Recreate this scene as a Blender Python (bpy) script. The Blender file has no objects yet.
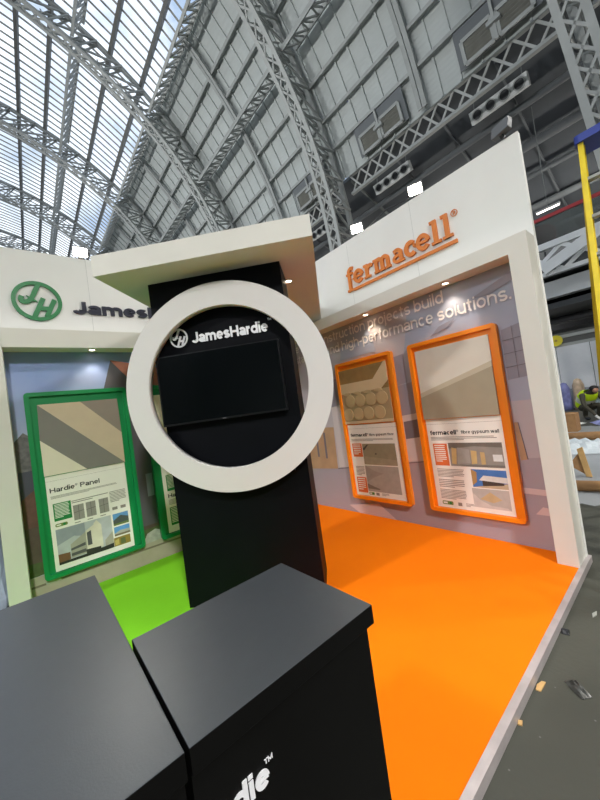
import bpy, bmesh, math, random
from mathutils import Vector, Matrix
random.seed(7)
scn = bpy.context.scene
COL = scn.collection
S2 = math.sqrt(2.0)

# ------------------------------------------------------------------ materials
def lin(c):
    return tuple(((v/255)/12.92 if v/255 <= 0.04045 else ((v/255+0.055)/1.055)**2.4) for v in c)
MATS = {}
def mat(name, rgb, rough=0.5, metal=0.0, var=0.0, scale=8.0, bump=0.0, bscale=60.0, spec=0.5, emit=0.0, srgb=True):
    """procedural principled material, small noise variation in colour and relief"""
    if name in MATS: return MATS[name]
    m = bpy.data.materials.new(name); m.use_nodes = True
    nt = m.node_tree; b = nt.nodes['Principled BSDF']
    c = lin(rgb) if srgb else rgb
    b.inputs['Base Color'].default_value = (*c, 1)
    b.inputs['Roughness'].default_value = rough
    b.inputs['Metallic'].default_value = metal
    b.inputs['Specular IOR Level'].default_value = spec
    tc = nt.nodes.new('ShaderNodeTexCoord')
    if var > 0:
        n = nt.nodes.new('ShaderNodeTexNoise'); n.inputs['Scale'].default_value = scale; n.inputs['Detail'].default_value = 5
        nt.links.new(tc.outputs['Object'], n.inputs['Vector'])
        r = nt.nodes.new('ShaderNodeValToRGB')
        r.color_ramp.elements[0].position = 0.3; r.color_ramp.elements[1].position = 0.7
        r.color_ramp.elements[0].color = (*[max(0, x*(1-var)) for x in c], 1)
        r.color_ramp.elements[1].color = (*[min(1, x*(1+var)) for x in c], 1)
        nt.links.new(n.outputs['Fac'], r.inputs['Fac']); nt.links.new(r.outputs['Color'], b.inputs['Base Color'])
    if bump > 0:
        n2 = nt.nodes.new('ShaderNodeTexNoise'); n2.inputs['Scale'].default_value = bscale; n2.inputs['Detail'].default_value = 3
        nt.links.new(tc.outputs['Object'], n2.inputs['Vector'])
        bp = nt.nodes.new('ShaderNodeBump'); bp.inputs['Strength'].default_value = bump; bp.inputs['Distance'].default_value = 0.01
        nt.links.new(n2.outputs['Fac'], bp.inputs['Height']); nt.links.new(bp.outputs['Normal'], b.inputs['Normal'])
    if emit > 0:
        b.inputs['Emission Color'].default_value = (*c, 1); b.inputs['Emission Strength'].default_value = emit
    MATS[name] = m
    return m

def glass_mat(name, tint, opacity):
    m = bpy.data.materials.new(name); m.use_nodes = True
    nt = m.node_tree; nt.nodes.clear()
    o = nt.nodes.new('ShaderNodeOutputMaterial'); mx = nt.nodes.new('ShaderNodeMixShader')
    t = nt.nodes.new('ShaderNodeBsdfTransparent'); t.inputs['Color'].default_value = (*tint, 1)
    g = nt.nodes.new('ShaderNodeBsdfGlossy'); g.inputs['Roughness'].default_value = 0.08
    mx.inputs[0].default_value = opacity
    nt.links.new(t.outputs[0], mx.inputs[1]); nt.links.new(g.outputs[0], mx.inputs[2]); nt.links.new(mx.outputs[0], o.inputs['Surface'])
    return m

# ------------------------------------------------------------------ mesh builder
class MB:
    def __init__(s): s.v = []; s.f = []; s.mi = []; s.sm = []
    def face(s, idx, m=0, smooth=False): s.f.append(idx); s.mi.append(m); s.sm.append(smooth)
    def hexa(s, p, m=0):                      # 8 corners, bottom 4 then top 4
        b = len(s.v); s.v += [tuple(q) for q in p]
        for q in ((0,3,2,1),(4,5,6,7),(0,1,5,4),(1,2,6,5),(2,3,7,6),(3,0,4,7)): s.face([b+i for i in q], m)
        return s
    def box(s, x0, x1, y0, y1, z0, z1, m=0):
        return s.hexa([(x0,y0,z0),(x1,y0,z0),(x1,y1,z0),(x0,y1,z0),(x0,y0,z1),(x1,y0,z1),(x1,y1,z1),(x0,y1,z1)], m)
    def bar(s, a, b, w, h, up=(0,0,1), m=0):  # rectangular bar between two points
        a = Vector(a); b = Vector(b); d = (b-a).normalized(); u = Vector(up)
        if abs(d.dot(u)) > 0.98: u = Vector((1,0,0))
        x = d.cross(u).normalized()*w/2; y = x.cross(d).normalized()*h/2
        s.hexa([a-x-y, a+x-y, a+x+y, a-x+y, b-x-y, b+x-y, b+x+y, b-x+y], m); return s
    def tube(s, pts, r, n=8, m=0, cap=True, smooth=True):
        pts = [Vector(p) for p in pts]; rs = r if isinstance(r, (list, tuple)) else [r]*len(pts)
        b0 = len(s.v); ref = None
        for i, p in enumerate(pts):
            d = (pts[min(i+1, len(pts)-1)]-pts[max(i-1, 0)]).normalized()
            if ref is None or abs(d.dot(ref)) > 0.95: ref = Vector((0,0,1)) if abs(d.z) < 0.9 else Vector((1,0,0))
            x = d.cross(ref).normalized(); y = x.cross(d)
            for k in range(n):
                a = 2*math.pi*k/n; s.v.append(tuple(p+(x*math.cos(a)+y*math.sin(a))*rs[i]))
        for i in range(len(pts)-1):
            for k in range(n):
                a = b0+i*n+k; b = b0+i*n+(k+1) % n; s.face([a, b, b+n, a+n], m, smooth)
        if cap:
            s.face([b0+k for k in range(n)][::-1], m); e = b0+(len(pts)-1)*n; s.face([e+k for k in range(n)], m)
        return s
    def prism(s, poly, P, d0, d1, m=0, m_side=None):   # 2D polygon mapped by P(s, z, depth), extruded from depth d0 to d1
        n = len(poly); b = len(s.v)
        s.v += [tuple(P(a, z, d0)) for a, z in poly]+[tuple(P(a, z, d1)) for a, z in poly]
        s.face([b+n+i for i in range(n)], m); s.face([b+i for i in range(n)][::-1], m)
        for i in range(n):
            j = (i+1) % n; s.face([b+i, b+j, b+n+j, b+n+i], m if m_side is None else m_side)
        return s
    def ringprism(s, outer, inner, P, d0, d1, m=0, smooth=False):
        n = len(outer); b = len(s.v)
        for d in (d0, d1):
            s.v += [tuple(P(a, z, d)) for a, z in outer]; s.v += [tuple(P(a, z, d)) for a, z in inner]
        for i in range(n):
            j = (i+1) % n
            O0, I0, O1, I1 = b, b+n, b+2*n, b+3*n
            s.face([O1+i, O1+j, I1+j, I1+i], m); s.face([O0+j, O0+i, I0+i, I0+j], m)
            s.face([O0+i, O0+j, O1+j, O1+i], m, smooth); s.face([I0+j, I0+i, I1+i, I1+j], m, smooth)
        return s
    def flat(s, poly, P, d, m=0):
        b = len(s.v); s.v += [tuple(P(a, z, d)) for a, z in poly]; s.face([b+i for i in range(len(poly))], m); return s
    def mesh(s, name, mats):
        me = bpy.data.meshes.new(name); me.from_pydata(s.v, [], s.f)
        for mm in (mats if isinstance(mats, (list, tuple)) else [mats]): me.materials.append(mm)
        for p, i, sm in zip(me.polygons, s.mi, s.sm): p.material_index = i; p.use_smooth = sm
        bm = bmesh.new(); bm.from_mesh(me); bmesh.ops.recalc_face_normals(bm, faces=bm.faces); bm.to_mesh(me); bm.free()
        return me
    def build(s, name, mats, parent=None, loc=None):
        o = bpy.data.objects.new(name, s.mesh(name, mats)); COL.objects.link(o)
        if parent is not None:
            o.parent = parent
            o.location = -Vector(parent.location) if loc is None else loc   # meshes are authored in world space
        elif loc is not None: o.location = loc
        return o

def tag(o, label, cat, group=None, kind=None):
    o['label'] = label; o['category'] = cat
    if group: o['group'] = group
    if kind: o['kind'] = kind
    return o
def empty(name, loc, label, cat, group=None, kind=None):
    o = bpy.data.objects.new(name, None); COL.objects.link(o); o.location = loc; o.empty_display_size = 0.1
    return tag(o, label, cat, group, kind)
def subpart(child, parent):
    """reparent a mesh authored in world space under another authored in world space"""
    return child
def B(mb, name, mats, parent):
    """build a part; works for thing (Empty at loc) and for a part of a part (mesh whose world offset is zero)"""
    o = bpy.data.objects.new(name, mb.mesh(name, mats)); COL.objects.link(o)
    if parent is not None:
        o.parent = parent
        if parent.type == 'EMPTY': o.location = -Vector(parent.location)
        # a mesh parent already carries the cancelling offset of its thing
    return o
def copy_tree(o, parent=None):
    c = o.copy(); COL.objects.link(c)
    if parent is not None: c.parent = parent
    for ch in list(o.children): copy_tree(ch, c)
    return c

def rrect(x0, x1, z0, z1, r, n=6):
    pts = []
    for cx, cz, a0 in ((x1-r, z1-r, 0), (x0+r, z1-r, 90), (x0+r, z0+r, 180), (x1-r, z0+r, 270)):
        for k in range(n+1):
            a = math.radians(a0+90*k/n); pts.append((cx+r*math.cos(a), cz+r*math.sin(a)))
    return pts
def circ(cx, cz, r, n=64):
    return [(cx+r*math.cos(2*math.pi*k/n), cz+r*math.sin(2*math.pi*k/n)) for k in range(n)]
def rect(x0, x1, z0, z1): return [(x0,z0),(x1,z0),(x1,z1),(x0,z1)]
def band(pts, w):
    """2D stroke of width w along pts as quads with overlapping joints"""
    out = []
    for (ax, az), (bx, bz) in zip(pts[:-1], pts[1:]):
        dx, dz = bx-ax, bz-az; L = math.hypot(dx, dz) or 1e-6; nx, nz = -dz/L*w/2, dx/L*w/2
        out.append([(ax+nx, az+nz), (ax-nx, az-nz), (bx-nx, bz-nz), (bx+nx, bz+nz)])
    return out
def stroke(pts, w, closed=False):
    """mitred outline of a polyline"""
    n = len(pts); L = []; R = []
    for i in range(n):
        p = Vector(pts[i]); a = Vector(pts[i-1]) if i > 0 else None; b = Vector(pts[i+1]) if i < n-1 else None
        d1 = (p-a).normalized() if a is not None else (b-p).normalized()
        d2 = (b-p).normalized() if b is not None else d1
        t = (d1+d2).normalized(); nn = Vector((-t.y, t.x)); k = w/2/max(0.4, nn.dot(Vector((-d1.y, d1.x))))
        L.append(tuple(p+nn*k)); R.append(tuple(p-nn*k))
    return L, R
def add_stroke(mb, pts, w, P, d0, d1, m=0):
    global NST
    NST = (NST+1) % 7
    L, R = stroke(pts, w)
    for i in range(len(pts)-1):
        mb.prism([R[i], R[i+1], L[i+1], L[i]], P, d0, d1+0.0004*NST+0.0004, m)
NST = 0
def arcp(cx, cz, rx, rz, a0, a1, n=12):
    return [(cx+rx*math.cos(math.radians(a0+(a1-a0)*k/n)), cz+rz*math.sin(math.radians(a0+(a1-a0)*k/n))) for k in range(n+1)]

# ------------------------------------------------------------------ planes of the stand (metres, platform at z = 0)
XR, YL, TC = 3.31, 4.14, 2.6295
HALLZ = -0.05
def PR(y0, x=XR):    return lambda s, z, d: (x-d, y0-s, z)            # right wall: s runs left to right = -Y
def PL(x0, y=YL):    return lambda s, z, d: (x0+s, y-d, z)            # left wall
def PT(u0=0.0):      return lambda s, z, d: (((s+u0)+(TC-d))/S2, ((TC-d)-(s+u0))/S2, z)   # column face

# ------------------------------------------------------------------ lettering drawn stroke by stroke (a plain grotesque)
def glyph(c, w):
    """returns advance width and strokes [(points, width)] in em units: cap height 0.72, x-height 0.53"""
    h = w/2; X = 0.545; C = 0.72; A = 0.74; st = []; hz = w*0.86
    def S(*p, ww=w): st.append((list(p), ww))
    def ell(cx, cz, rx, rz, a0=0, a1=360, n=20, ww=w): st.append((arcp(cx, cz, rx, rz, a0, a1, n), ww))
    W = 0.55
    if c == ' ': return 0.26, []
    if c == 'a':
        W = 0.53; r = 0.19-h; S(*(arcp(W/2, X-0.19, W/2-h, r, 165, 0, 10)+[(W-h, 0)])); ell(W/2, 0.165, W/2-h, 0.165-h)
    elif c in 'bdpqgo':
        W = 0.57; ell(W/2, X/2, W/2-h, X/2-h)
        if c == 'b': S((h, 0), (h, A))
        if c == 'd': S((W-h, 0), (W-h, A))
        if c == 'p': S((h, -0.19), (h, X))
        if c == 'q': S((W-h, -0.19), (W-h, X))
        if c == 'g': S(*([(W-h, X), (W-h, -0.02)]+arcp(W/2, -0.02, W/2-h, 0.18-h, 0, -150, 10)))
    elif c == 'c': W = 0.52; ell(W/2, X/2, W/2-h, X/2-h, 48, 312)
    elif c == 'e': ell(W/2, X/2, W/2-h, X/2-h, 0, 318, 22); S((h, X/2), (W-h*0.6, X/2), ww=min(hz*0.8, 0.1))
    elif c == 'f': W = 0.33; S(*([(0.15, 0), (0.15, 0.56)]+arcp(0.15+h+0.05, 0.56, h+0.05, 0.18-h, 180, 75, 6))); S((0, X-hz/2), (W-0.02, X-hz/2), ww=hz)
    elif c in 'hn':
        S((h, 0), (h, A if c == 'h' else X)); S(*(arcp(W/2, X-0.22, W/2-h, 0.22-h, 175, 0, 10)+[(W-h, 0)]))
    elif c == 'm':
        W = 0.86; S((h, 0), (h, X)); r = (W-w)/4
        for k in range(2): S(*(arcp(h+r+2*r*k, X-0.22, r, 0.22-h, 175, 0, 10)+[(h+2*r*(k+1), 0)]))
    elif c == 'u': S((W-h, 0), (W-h, X)); S(*([(h, X), (h, 0.22)]+arcp(W/2, 0.22, W/2-h, 0.22-h, 180, 355, 10)))
    elif c in 'ij':
        W = w; S((h, 0), (h, X)); S((h, 0.61), (h, 0.61+min(0.13, w)))
        if c == 'j': S(*([(h, X), (h, -0.08)]+arcp(h-0.1, -0.08, 0.1, 0.11, 0, -80, 5)))
    elif c == 'l': W = w; S((h, 0), (h, A))
    elif c == 'r': W = 0.33; S((h, 0), (h, X)); S(*arcp(h+0.2, X-0.24, 0.2, 0.24-h, 175, 85, 7))
    elif c == 's':
        W = 0.5; r = X/4-h/2
        S(*(arcp(W/2, X-h-r, W/2-h, r, 25, 250, 12)+arcp(W/2, h+r, W/2-h, r, 70, -155, 12)))
    elif c == 't': W = 0.33; S(*([(0.14, 0.68), (0.14, 0.15)]+arcp(0.14+h+0.04, 0.15, h+0.04, 0.15-h, 180, 285, 6))); S((0, X-hz/2), (W-0.01, X-hz/2), ww=hz)
    elif c in 'vy':
        W = 0.52; S((h*0.9, X), (W/2, 0.0 if c == 'v' else 0.02)); S((W-h*0.9, X), (W/2, 0.0))
        if c == 'y': S((W/2+0.01, 0.05), (W/2-0.1, -0.19))
    elif c == 'w': W = 0.78; S((h*.9, X), (0.22, 0)); S((0.22, 0), (W/2, X)); S((W/2, X), (W-0.22, 0)); S((W-0.22, 0), (W-h*.9, X))
    elif c == 'H': W = 0.69; S((h, 0), (h, C)); S((W-h, 0), (W-h, C)); S((h, C/2), (W-h, C/2), ww=hz)
    elif c == 'J': W = 0.53; S(*([(W-h, C), (W-h, 0.2)]+arcp(W/2, 0.2, W/2-h, 0.2-h, 0, -175, 12)))
    elif c == 'P': W = 0.62; S((h, 0), (h, C)); S(*([(h, C-hz/2)]+arcp(W-0.2, C-0.21, 0.2-h, 0.21-hz/2, 90, -90, 10)+[(h, C-0.42+hz/2)]), ww=hz)
    elif c == 'R': W = 0.62; S((h, 0), (h, C)); S(*([(h, C-hz/2)]+arcp(W-0.2, C-0.21, 0.2-h, 0.21-hz/2, 90, -90, 10)+[(h, C-0.42+hz/2)]), ww=hz); S((0.3, 0.3), (W-h, 0))
    elif c == 'W': W = 0.95; S((h*.9, C), (0.26, 0)); S((0.26, 0), (W/2, C)); S((W/2, C), (W-0.26, 0)); S((W-0.26, 0), (W-h*.9, C))
    elif c == 'T': W = 0.58; S((W/2, 0), (W/2, C)); S((0, C-hz/2), (W, C-hz/2), ww=hz)
    elif c == 'M': W = 0.8; S((h, 0), (h, C)); S((W-h, 0), (W-h, C)); S((h, C-0.02), (W/2, 0.1)); S((W/2, 0.1), (W-h, C-0.02))
    elif c == '-': W = 0.3; S((0, 0.26), (W, 0.26), ww=hz)
    elif c == '.': W = w; S((h, 0), (h, max(w, 0.1)))
    elif c == '®':
        W = 0.34
        for p, ww in glyph('R', 0.12)[1]: st.append(([(0.1+a*0.24, 0.46+q*0.26) for a, q in p], ww*0.25))
        st.append((arcp(0.17, 0.555, 0.155, 0.155, 0, 360, 18), 0.035))
    return W+(0.05 if w > 0.13 else 0.085), st
def layout(body, w):
    x = 0.0; out = []
    for ch in body:
        adv, st = glyph(ch, w)
        out.append((x, st)); x += adv
    return x-(0.05 if w > 0.13 else 0.085), out
def text_geo(mb, body, P, x0, x1, zb, zt, d, depth=0.0004, bold=0.13, m=0, ref=0.72, xs=None):
    """letters with baseline zb and capitals reaching zt, between x0 and x1; xs fixes the horizontal scale and right-aligns at x1"""
    L, out = layout(body, bold)
    sx = (x1-x0)/L if xs is None else xs; sz = (zt-zb)/ref
    off = x0 if xs is None else x1-L*sx
    k = 0
    for gx, st in out:
        for pts, ww in st:
            Lp, Rp = stroke(pts, ww); k += 1
            for i in range(len(pts)-1):
                mb.prism([(off+(gx+a)*sx, zb+q*sz) for a, q in (Rp[i], Rp[i+1], Lp[i+1], Lp[i])], P, d, d+depth+0.00025*(k % 4), m)
    return sx
def emblem(mb, P, cx, cz, R, d0, d1, m=0, ratio=1.0):
    q = lambda a, b: (cx+a*R*ratio, cz+b*R)
    o = [q(*p) for p in circ(0, 0, 1.0, 72)]; i = [q(*p) for p in circ(0, 0, 0.83, 72)]
    mb.ringprism(o, i, P, d0, d1, m, True)
    sh = lambda pts: [q(a+0.43*b, b) for a, b in pts]
    w = 0.2*R
    add_stroke(mb, sh([(-0.27, 0.9), (-0.27, 0.12)]+arcp(-0.475, 0.12, 0.205, 0.2, 0, -180, 8)+[(-0.68, 0.2)]), w, P, d0, d1, m)
    add_stroke(mb, sh([(0.17, 0.16), (0.17, -0.9)]), w, P, d0, d1, m)
    add_stroke(mb, sh([(0.64, 0.12), (0.64, -0.78)]), w, P, d0, d1, m)
    add_stroke(mb, sh([(0.17, -0.36), (0.64, -0.36)]), w, P, d0, d1, m)

# ------------------------------------------------------------------ material library
white   = mat('white_paint', (232,232,228), 0.55, var=0.02, scale=3)
white2  = mat('cream_paint', (218,216,208), 0.55, var=0.02, scale=3)
ringw   = mat('ring_white', (210,208,206), 0.5, var=0.01, scale=2)
black   = mat('column_black', (7,9,14), 0.5, var=0.15, scale=5, spec=0.12)
blackf  = mat('counter_black', (9,9,9), 0.5, var=0.15, scale=6, spec=0.15)
topm    = mat('counter_laminate', (45,49,53), 0.36, var=0.08, scale=30, bump=0.03, bscale=250, spec=1.0)
steel   = mat('roof_steel', (160,163,160), 0.55, 0.0, var=0.08, scale=2)
steeld  = mat('roof_steel_dull', (120,124,122), 0.6, var=0.1, scale=2)
steelw  = mat('rib_paint', (176,178,174), 0.5, var=0.06, scale=2)
barm    = mat('glazing_bar', (150,148,142), 0.6, var=0.1, scale=2)
purl    = mat('glazing_purlin', (104,104,100), 0.6, var=0.1, scale=2)
alu     = mat('aluminium_trim', (200,192,192), 0.4, 0.45, var=0.12, scale=9, bump=0.1)
orangef = mat('frame_orange', (250,142,22), 0.4, var=0.04, scale=4)
greenf  = mat('frame_green', (0,136,74), 0.4, var=0.05, scale=4)
paper   = mat('poster_paper', (243,240,234), 0.5, var=0.015, scale=5)
ink     = mat('print_black', (38,36,42), 0.6)
inkg    = mat('print_grey', (140,134,130), 0.6)
pgreen  = mat('print_green', (14,128,62), 0.6)
porange = mat('print_orange', (222,112,58), 0.6)
navy    = mat('lettering_navy', (24,26,48), 0.4)
green_s = mat('emblem_green', (14,122,62), 0.4)
orange_s= mat('lettering_orange', (216,122,40), 0.45)
white_s = mat('lettering_white', (235,236,240), 0.45)
ladderY = mat('ladder_yellow', (238,212,10), 0.4, var=0.08, scale=12)
ladderB = mat('ladder_blue', (30,56,150), 0.4)
card    = mat('cardboard', (170,128,84), 0.75, var=0.1, scale=12)
wood    = mat('plywood', (206,166,108), 0.6, var=0.12, scale=10)
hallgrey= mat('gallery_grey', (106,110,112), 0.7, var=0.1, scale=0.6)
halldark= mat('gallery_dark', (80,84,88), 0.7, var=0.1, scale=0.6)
redp    = mat('rail_red', (176,36,44), 0.4)
greyd   = mat('dark_metal', (40,42,46), 0.5, var=0.08, scale=8)
spotm   = mat('downlight_glow', (255,236,206), 0.4, emit=14.0)
floodm  = mat('flood_glow', (255,250,232), 0.4, emit=30.0)
tubem   = mat('fluorescent_glow', (255,244,236), 0.4, emit=4.0)

def carpet_mat(name, rgb):
    m = mat(name, rgb, 0.85, var=0.035, scale=2.2, bump=0.25, bscale=420, spec=0.15)
    return m
carpO = carpet_mat('carpet_orange', (255,126,0))
carpG = carpet_mat('carpet_green', (116,192,34))

def concrete():
    m = mat('hall_floor', (70,71,63), 0.6, var=0.16, scale=1.3, bump=0.12, bscale=40)
    nt = m.node_tree; b = nt.nodes['Principled BSDF']
    src = b.inputs['Base Color'].links[0].from_socket
    tc = nt.nodes.new('ShaderNodeTexCoord')
    v = nt.nodes.new('ShaderNodeTexVoronoi'); v.inputs['Scale'].default_value = 6.5
    nt.links.new(tc.outputs['Object'], v.inputs['Vector'])
    r = nt.nodes.new('ShaderNodeValToRGB'); r.color_ramp.elements[0].position = 0.012; r.color_ramp.elements[1].position = 0.035
    r.color_ramp.elements[0].color = (1,1,1,1); r.color_ramp.elements[1].color = (0,0,0,1)
    nt.links.new(v.outputs['Distance'], r.inputs['Fac'])
    mx = nt.nodes.new('ShaderNodeMixRGB'); mx.inputs[2].default_value = (0.18,0.18,0.17,1)
    nt.links.new(r.outputs['Color'], mx.inputs[0]); nt.links.new(src, mx.inputs[1]); nt.links.new(mx.outputs[0], b.inputs['Base Color'])
    return m
hallfloor = concrete()

def cladding_mat():
    m = mat('roof_cladding', (186,191,188), 0.6, var=0.07, scale=0.5)
    nt = m.node_tree; b = nt.nodes['Principled BSDF']
    tc = nt.nodes.new('ShaderNodeTexCoord'); w = nt.nodes.new('ShaderNodeTexWave')
    w.bands_direction = 'Z'; w.inputs['Scale'].default_value = 1.6; w.inputs['Distortion'].default_value = 0.3
    nt.links.new(tc.outputs['Object'], w.inputs['Vector'])
    bp = nt.nodes.new('ShaderNodeBump'); bp.inputs['Strength'].default_value = 0.25; bp.inputs['Distance'].default_value = 0.03
    nt.links.new(w.outputs['Fac'], bp.inputs['Height']); nt.links.new(bp.outputs['Normal'], b.inputs['Normal'])
    return m
clad = cladding_mat()

# ------------------------------------------------------------------ world: bright broken cloud
w = bpy.data.worlds.new('sky'); scn.world = w; w.use_nodes = True
nt = w.node_tree; bg = nt.nodes['Background']
tc = nt.nodes.new('ShaderNodeTexCoord'); n = nt.nodes.new('ShaderNodeTexNoise')
n.inputs['Scale'].default_value = 3.2; n.inputs['Detail'].default_value = 7; n.inputs['Roughness'].default_value = 0.55
nt.links.new(tc.outputs['Generated'], n.inputs['Vector'])
r = nt.nodes.new('ShaderNodeValToRGB')
r.color_ramp.elements[0].position = 0.43; r.color_ramp.elements[0].color = (0.29,0.37,0.50,1)
r.color_ramp.elements[1].position = 0.66; r.color_ramp.elements[1].color = (1.0,1.0,1.0,1)
nt.links.new(n.outputs['Fac'], r.inputs['Fac']); nt.links.new(r.outputs['Color'], bg.inputs['Color'])
bg.inputs['Strength'].default_value = 2.0

# ------------------------------------------------------------------ HALL: vault
CX, CZ, RI, RO, RG = -5.4, 9.6, 20.0, 22.0, 22.35
YS, YE = -9.0, 79.0
def arc(a, R): return (CX+R*math.cos(a), CZ+R*math.sin(a))
def a_of(th, R):
    """angle on the circle of radius R seen from the viewer's height at elevation th in the cross-section"""
    t = math.radians(th); dx, dz = math.cos(t), math.sin(t); ox, oz = -CX, 1.5-CZ
    b = ox*dx+oz*dz; c = ox*ox+oz*oz-R*R; k = -b+math.sqrt(b*b-c)
    return math.atan2(oz+k*dz, ox+k*dx)
A_SP = a_of(40.0, RO); A_GL = a_of(68.2, RO)
PI = math.pi
RB0, RBS = 1.2, 11.1
ribY = [RB0+RBS*i for i in range(7)]

tag(MB().box(-40, 45, -14, 90, HALLZ-0.3, HALLZ).build('floor', hallfloor), 'dark grey-green scuffed concrete floor of the exhibition hall', 'floor', kind='structure')

def clad_mesh(sign):
    mb = MB(); ys = [YS]; hs = [0.0]
    y = YS+0.02
    while y < YE-1:
        for dy, h in ((0.0, 0.0), (0.0, 0.10), (0.09, 0.10), (0.09, 0.0)): ys.append(y+dy); hs.append(h)
        y += 0.875
    ys.append(YE); hs.append(0.0)
    NA = 12
    for k in range(NA+1):
        a = A_SP+(A_GL-A_SP)*k/NA
        for yy, h in zip(ys, hs):
            x, z = arc(a, RO+0.2-h)
            mb.v.append((x if sign > 0 else 2*CX-x, yy, z))
    n = len(ys)
    for k in range(NA):
        for i in range(n-1): mb.face([k*n+i, k*n+i+1, (k+1)*n+i+1, (k+1)*n+i])
    return mb
ceil = tag(clad_mesh(1).build('ceiling', clad), 'grey ribbed metal cladding on the curved roof slope above the right wall', 'ceiling', kind='structure')
for th in (63.3, 60.2, 52.0, 47.8, 44.2):
    a = a_of(th, RO); x, z = arc(a, RO-0.05)
    mb = MB(); mb.bar((x, YS, z), (x, YE, z), 0.15, 0.24, up=(math.cos(a), 0, math.sin(a)))
    B(mb, 'purlin', steel, ceil)
for i in range(-1, 7):                       # slim double bars running down the slope half-way between the ribs
    y = RB0+RBS*i+RBS/2; mb = MB()
    for dy in (-0.12, 0.12):
        P = [arc(A_SP+(A_GL-A_SP)*k/14, RO-0.25) for k in range(15)]
        for p, q in zip(P[:-1], P[1:]): mb.bar((p[0], y+dy, p[1]), (q[0], y+dy, q[1]), 0.09, 0.2, up=(0,1,0))
    B(mb, 'slope_bar', steel, ceil)
ceil2 = tag(clad_mesh(-1).build('ceiling', clad), 'grey ribbed metal cladding on the far curved roof slope beyond the glazing', 'ceiling', kind='structure')

# roof glazing: panes, thin bars along the arch, dark purlins along the hall
mb = MB(); NA = 30
for k in range(NA+1):
    x, z = arc(A_GL+(PI-2*A_GL)*k/NA, RG); mb.v += [(x, YS, z), (x, YE, z)]
for k in range(NA): mb.face([2*k, 2*k+1, 2*k+3, 2*k+2])
glassroof = glass_mat('roof_glass', (0.93,0.96,0.97), 0.06)
glz = tag(mb.build('window_1', glassroof), 'long curved glass roof over the hall with sky behind it', 'window', kind='structure')
mb = MB(); y = YS+0.3
while y < YE:
    P = [arc(A_GL+(PI-2*A_GL)*k/18, RG-0.1) for k in range(19)]
    for p, q in zip(P[:-1], P[1:]): mb.bar((p[0], y, p[1]), (q[0], y, q[1]), 0.09, 0.08, up=(0,1,0))
    y += 0.66
B(mb, 'glazing_bars', barm, glz)
for th in (71.0, 75.6, 82.6, 86.2, 92, 98, 106, 115, 124):
    a = a_of(th, RO)
    if a > PI-A_GL: continue
    x, z = arc(a, RO+0.05); mb = MB(); mb.bar((x, YS, z), (x, YE, z), 0.2, 0.4, up=(math.cos(a), 0, math.sin(a)))
    B(mb, 'purlin', purl, glz)
# distant glazed gable
mb = MB(); b = 0; mb.v.append((CX, YE, CZ))
NG = 40
for k in range(NG+1):
    x, z = arc(PI*k/NG, RG); mb.v.append((x, YE, z))
for k in range(NG): mb.face([0, k+1, k+2])
gab = tag(mb.build('window_2', glassroof), 'glazed gable closing the far end of the hall', 'window', kind='structure')
mb = MB()
for i in range(-10, 11):
    xx = CX+i*2.2; zz = CZ+math.sqrt(max(0, RG*RG-(i*2.2)**2)); 
    mb.bar((xx, YE-0.1, CZ-9.6), (xx, YE-0.1, zz), 0.2, 0.2, up=(0,1,0))
for z in (6, 10, 14, 18, 22, 26, 30):
    hw = math.sqrt(max(0, RG*RG-max(0, z-CZ)**2)); mb.bar((CX-hw, YE-0.1, z), (CX+hw, YE-0.1, z), 0.25, 0.25)
B(mb, 'glazing_bars', barm, gab)

# end wall behind the viewer
mb = MB()
pts = [(31.3, HALLZ), (31.3, 11.2), (16.9, 15.5)]+[(CX+RG*math.cos(PI*k/24), CZ+RG*math.sin(PI*k/24)) for k in range(4, 25)]+[(-27.8, CZ), (-27.8, HALLZ)]
mb.prism(pts, lambda a, z, d: (a, -9.2-d, z), 0, 0.3)
tag(mb.build('wall_back', hallgrey), 'grey end wall of the hall behind the viewer', 'wall', kind='structure')

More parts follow.
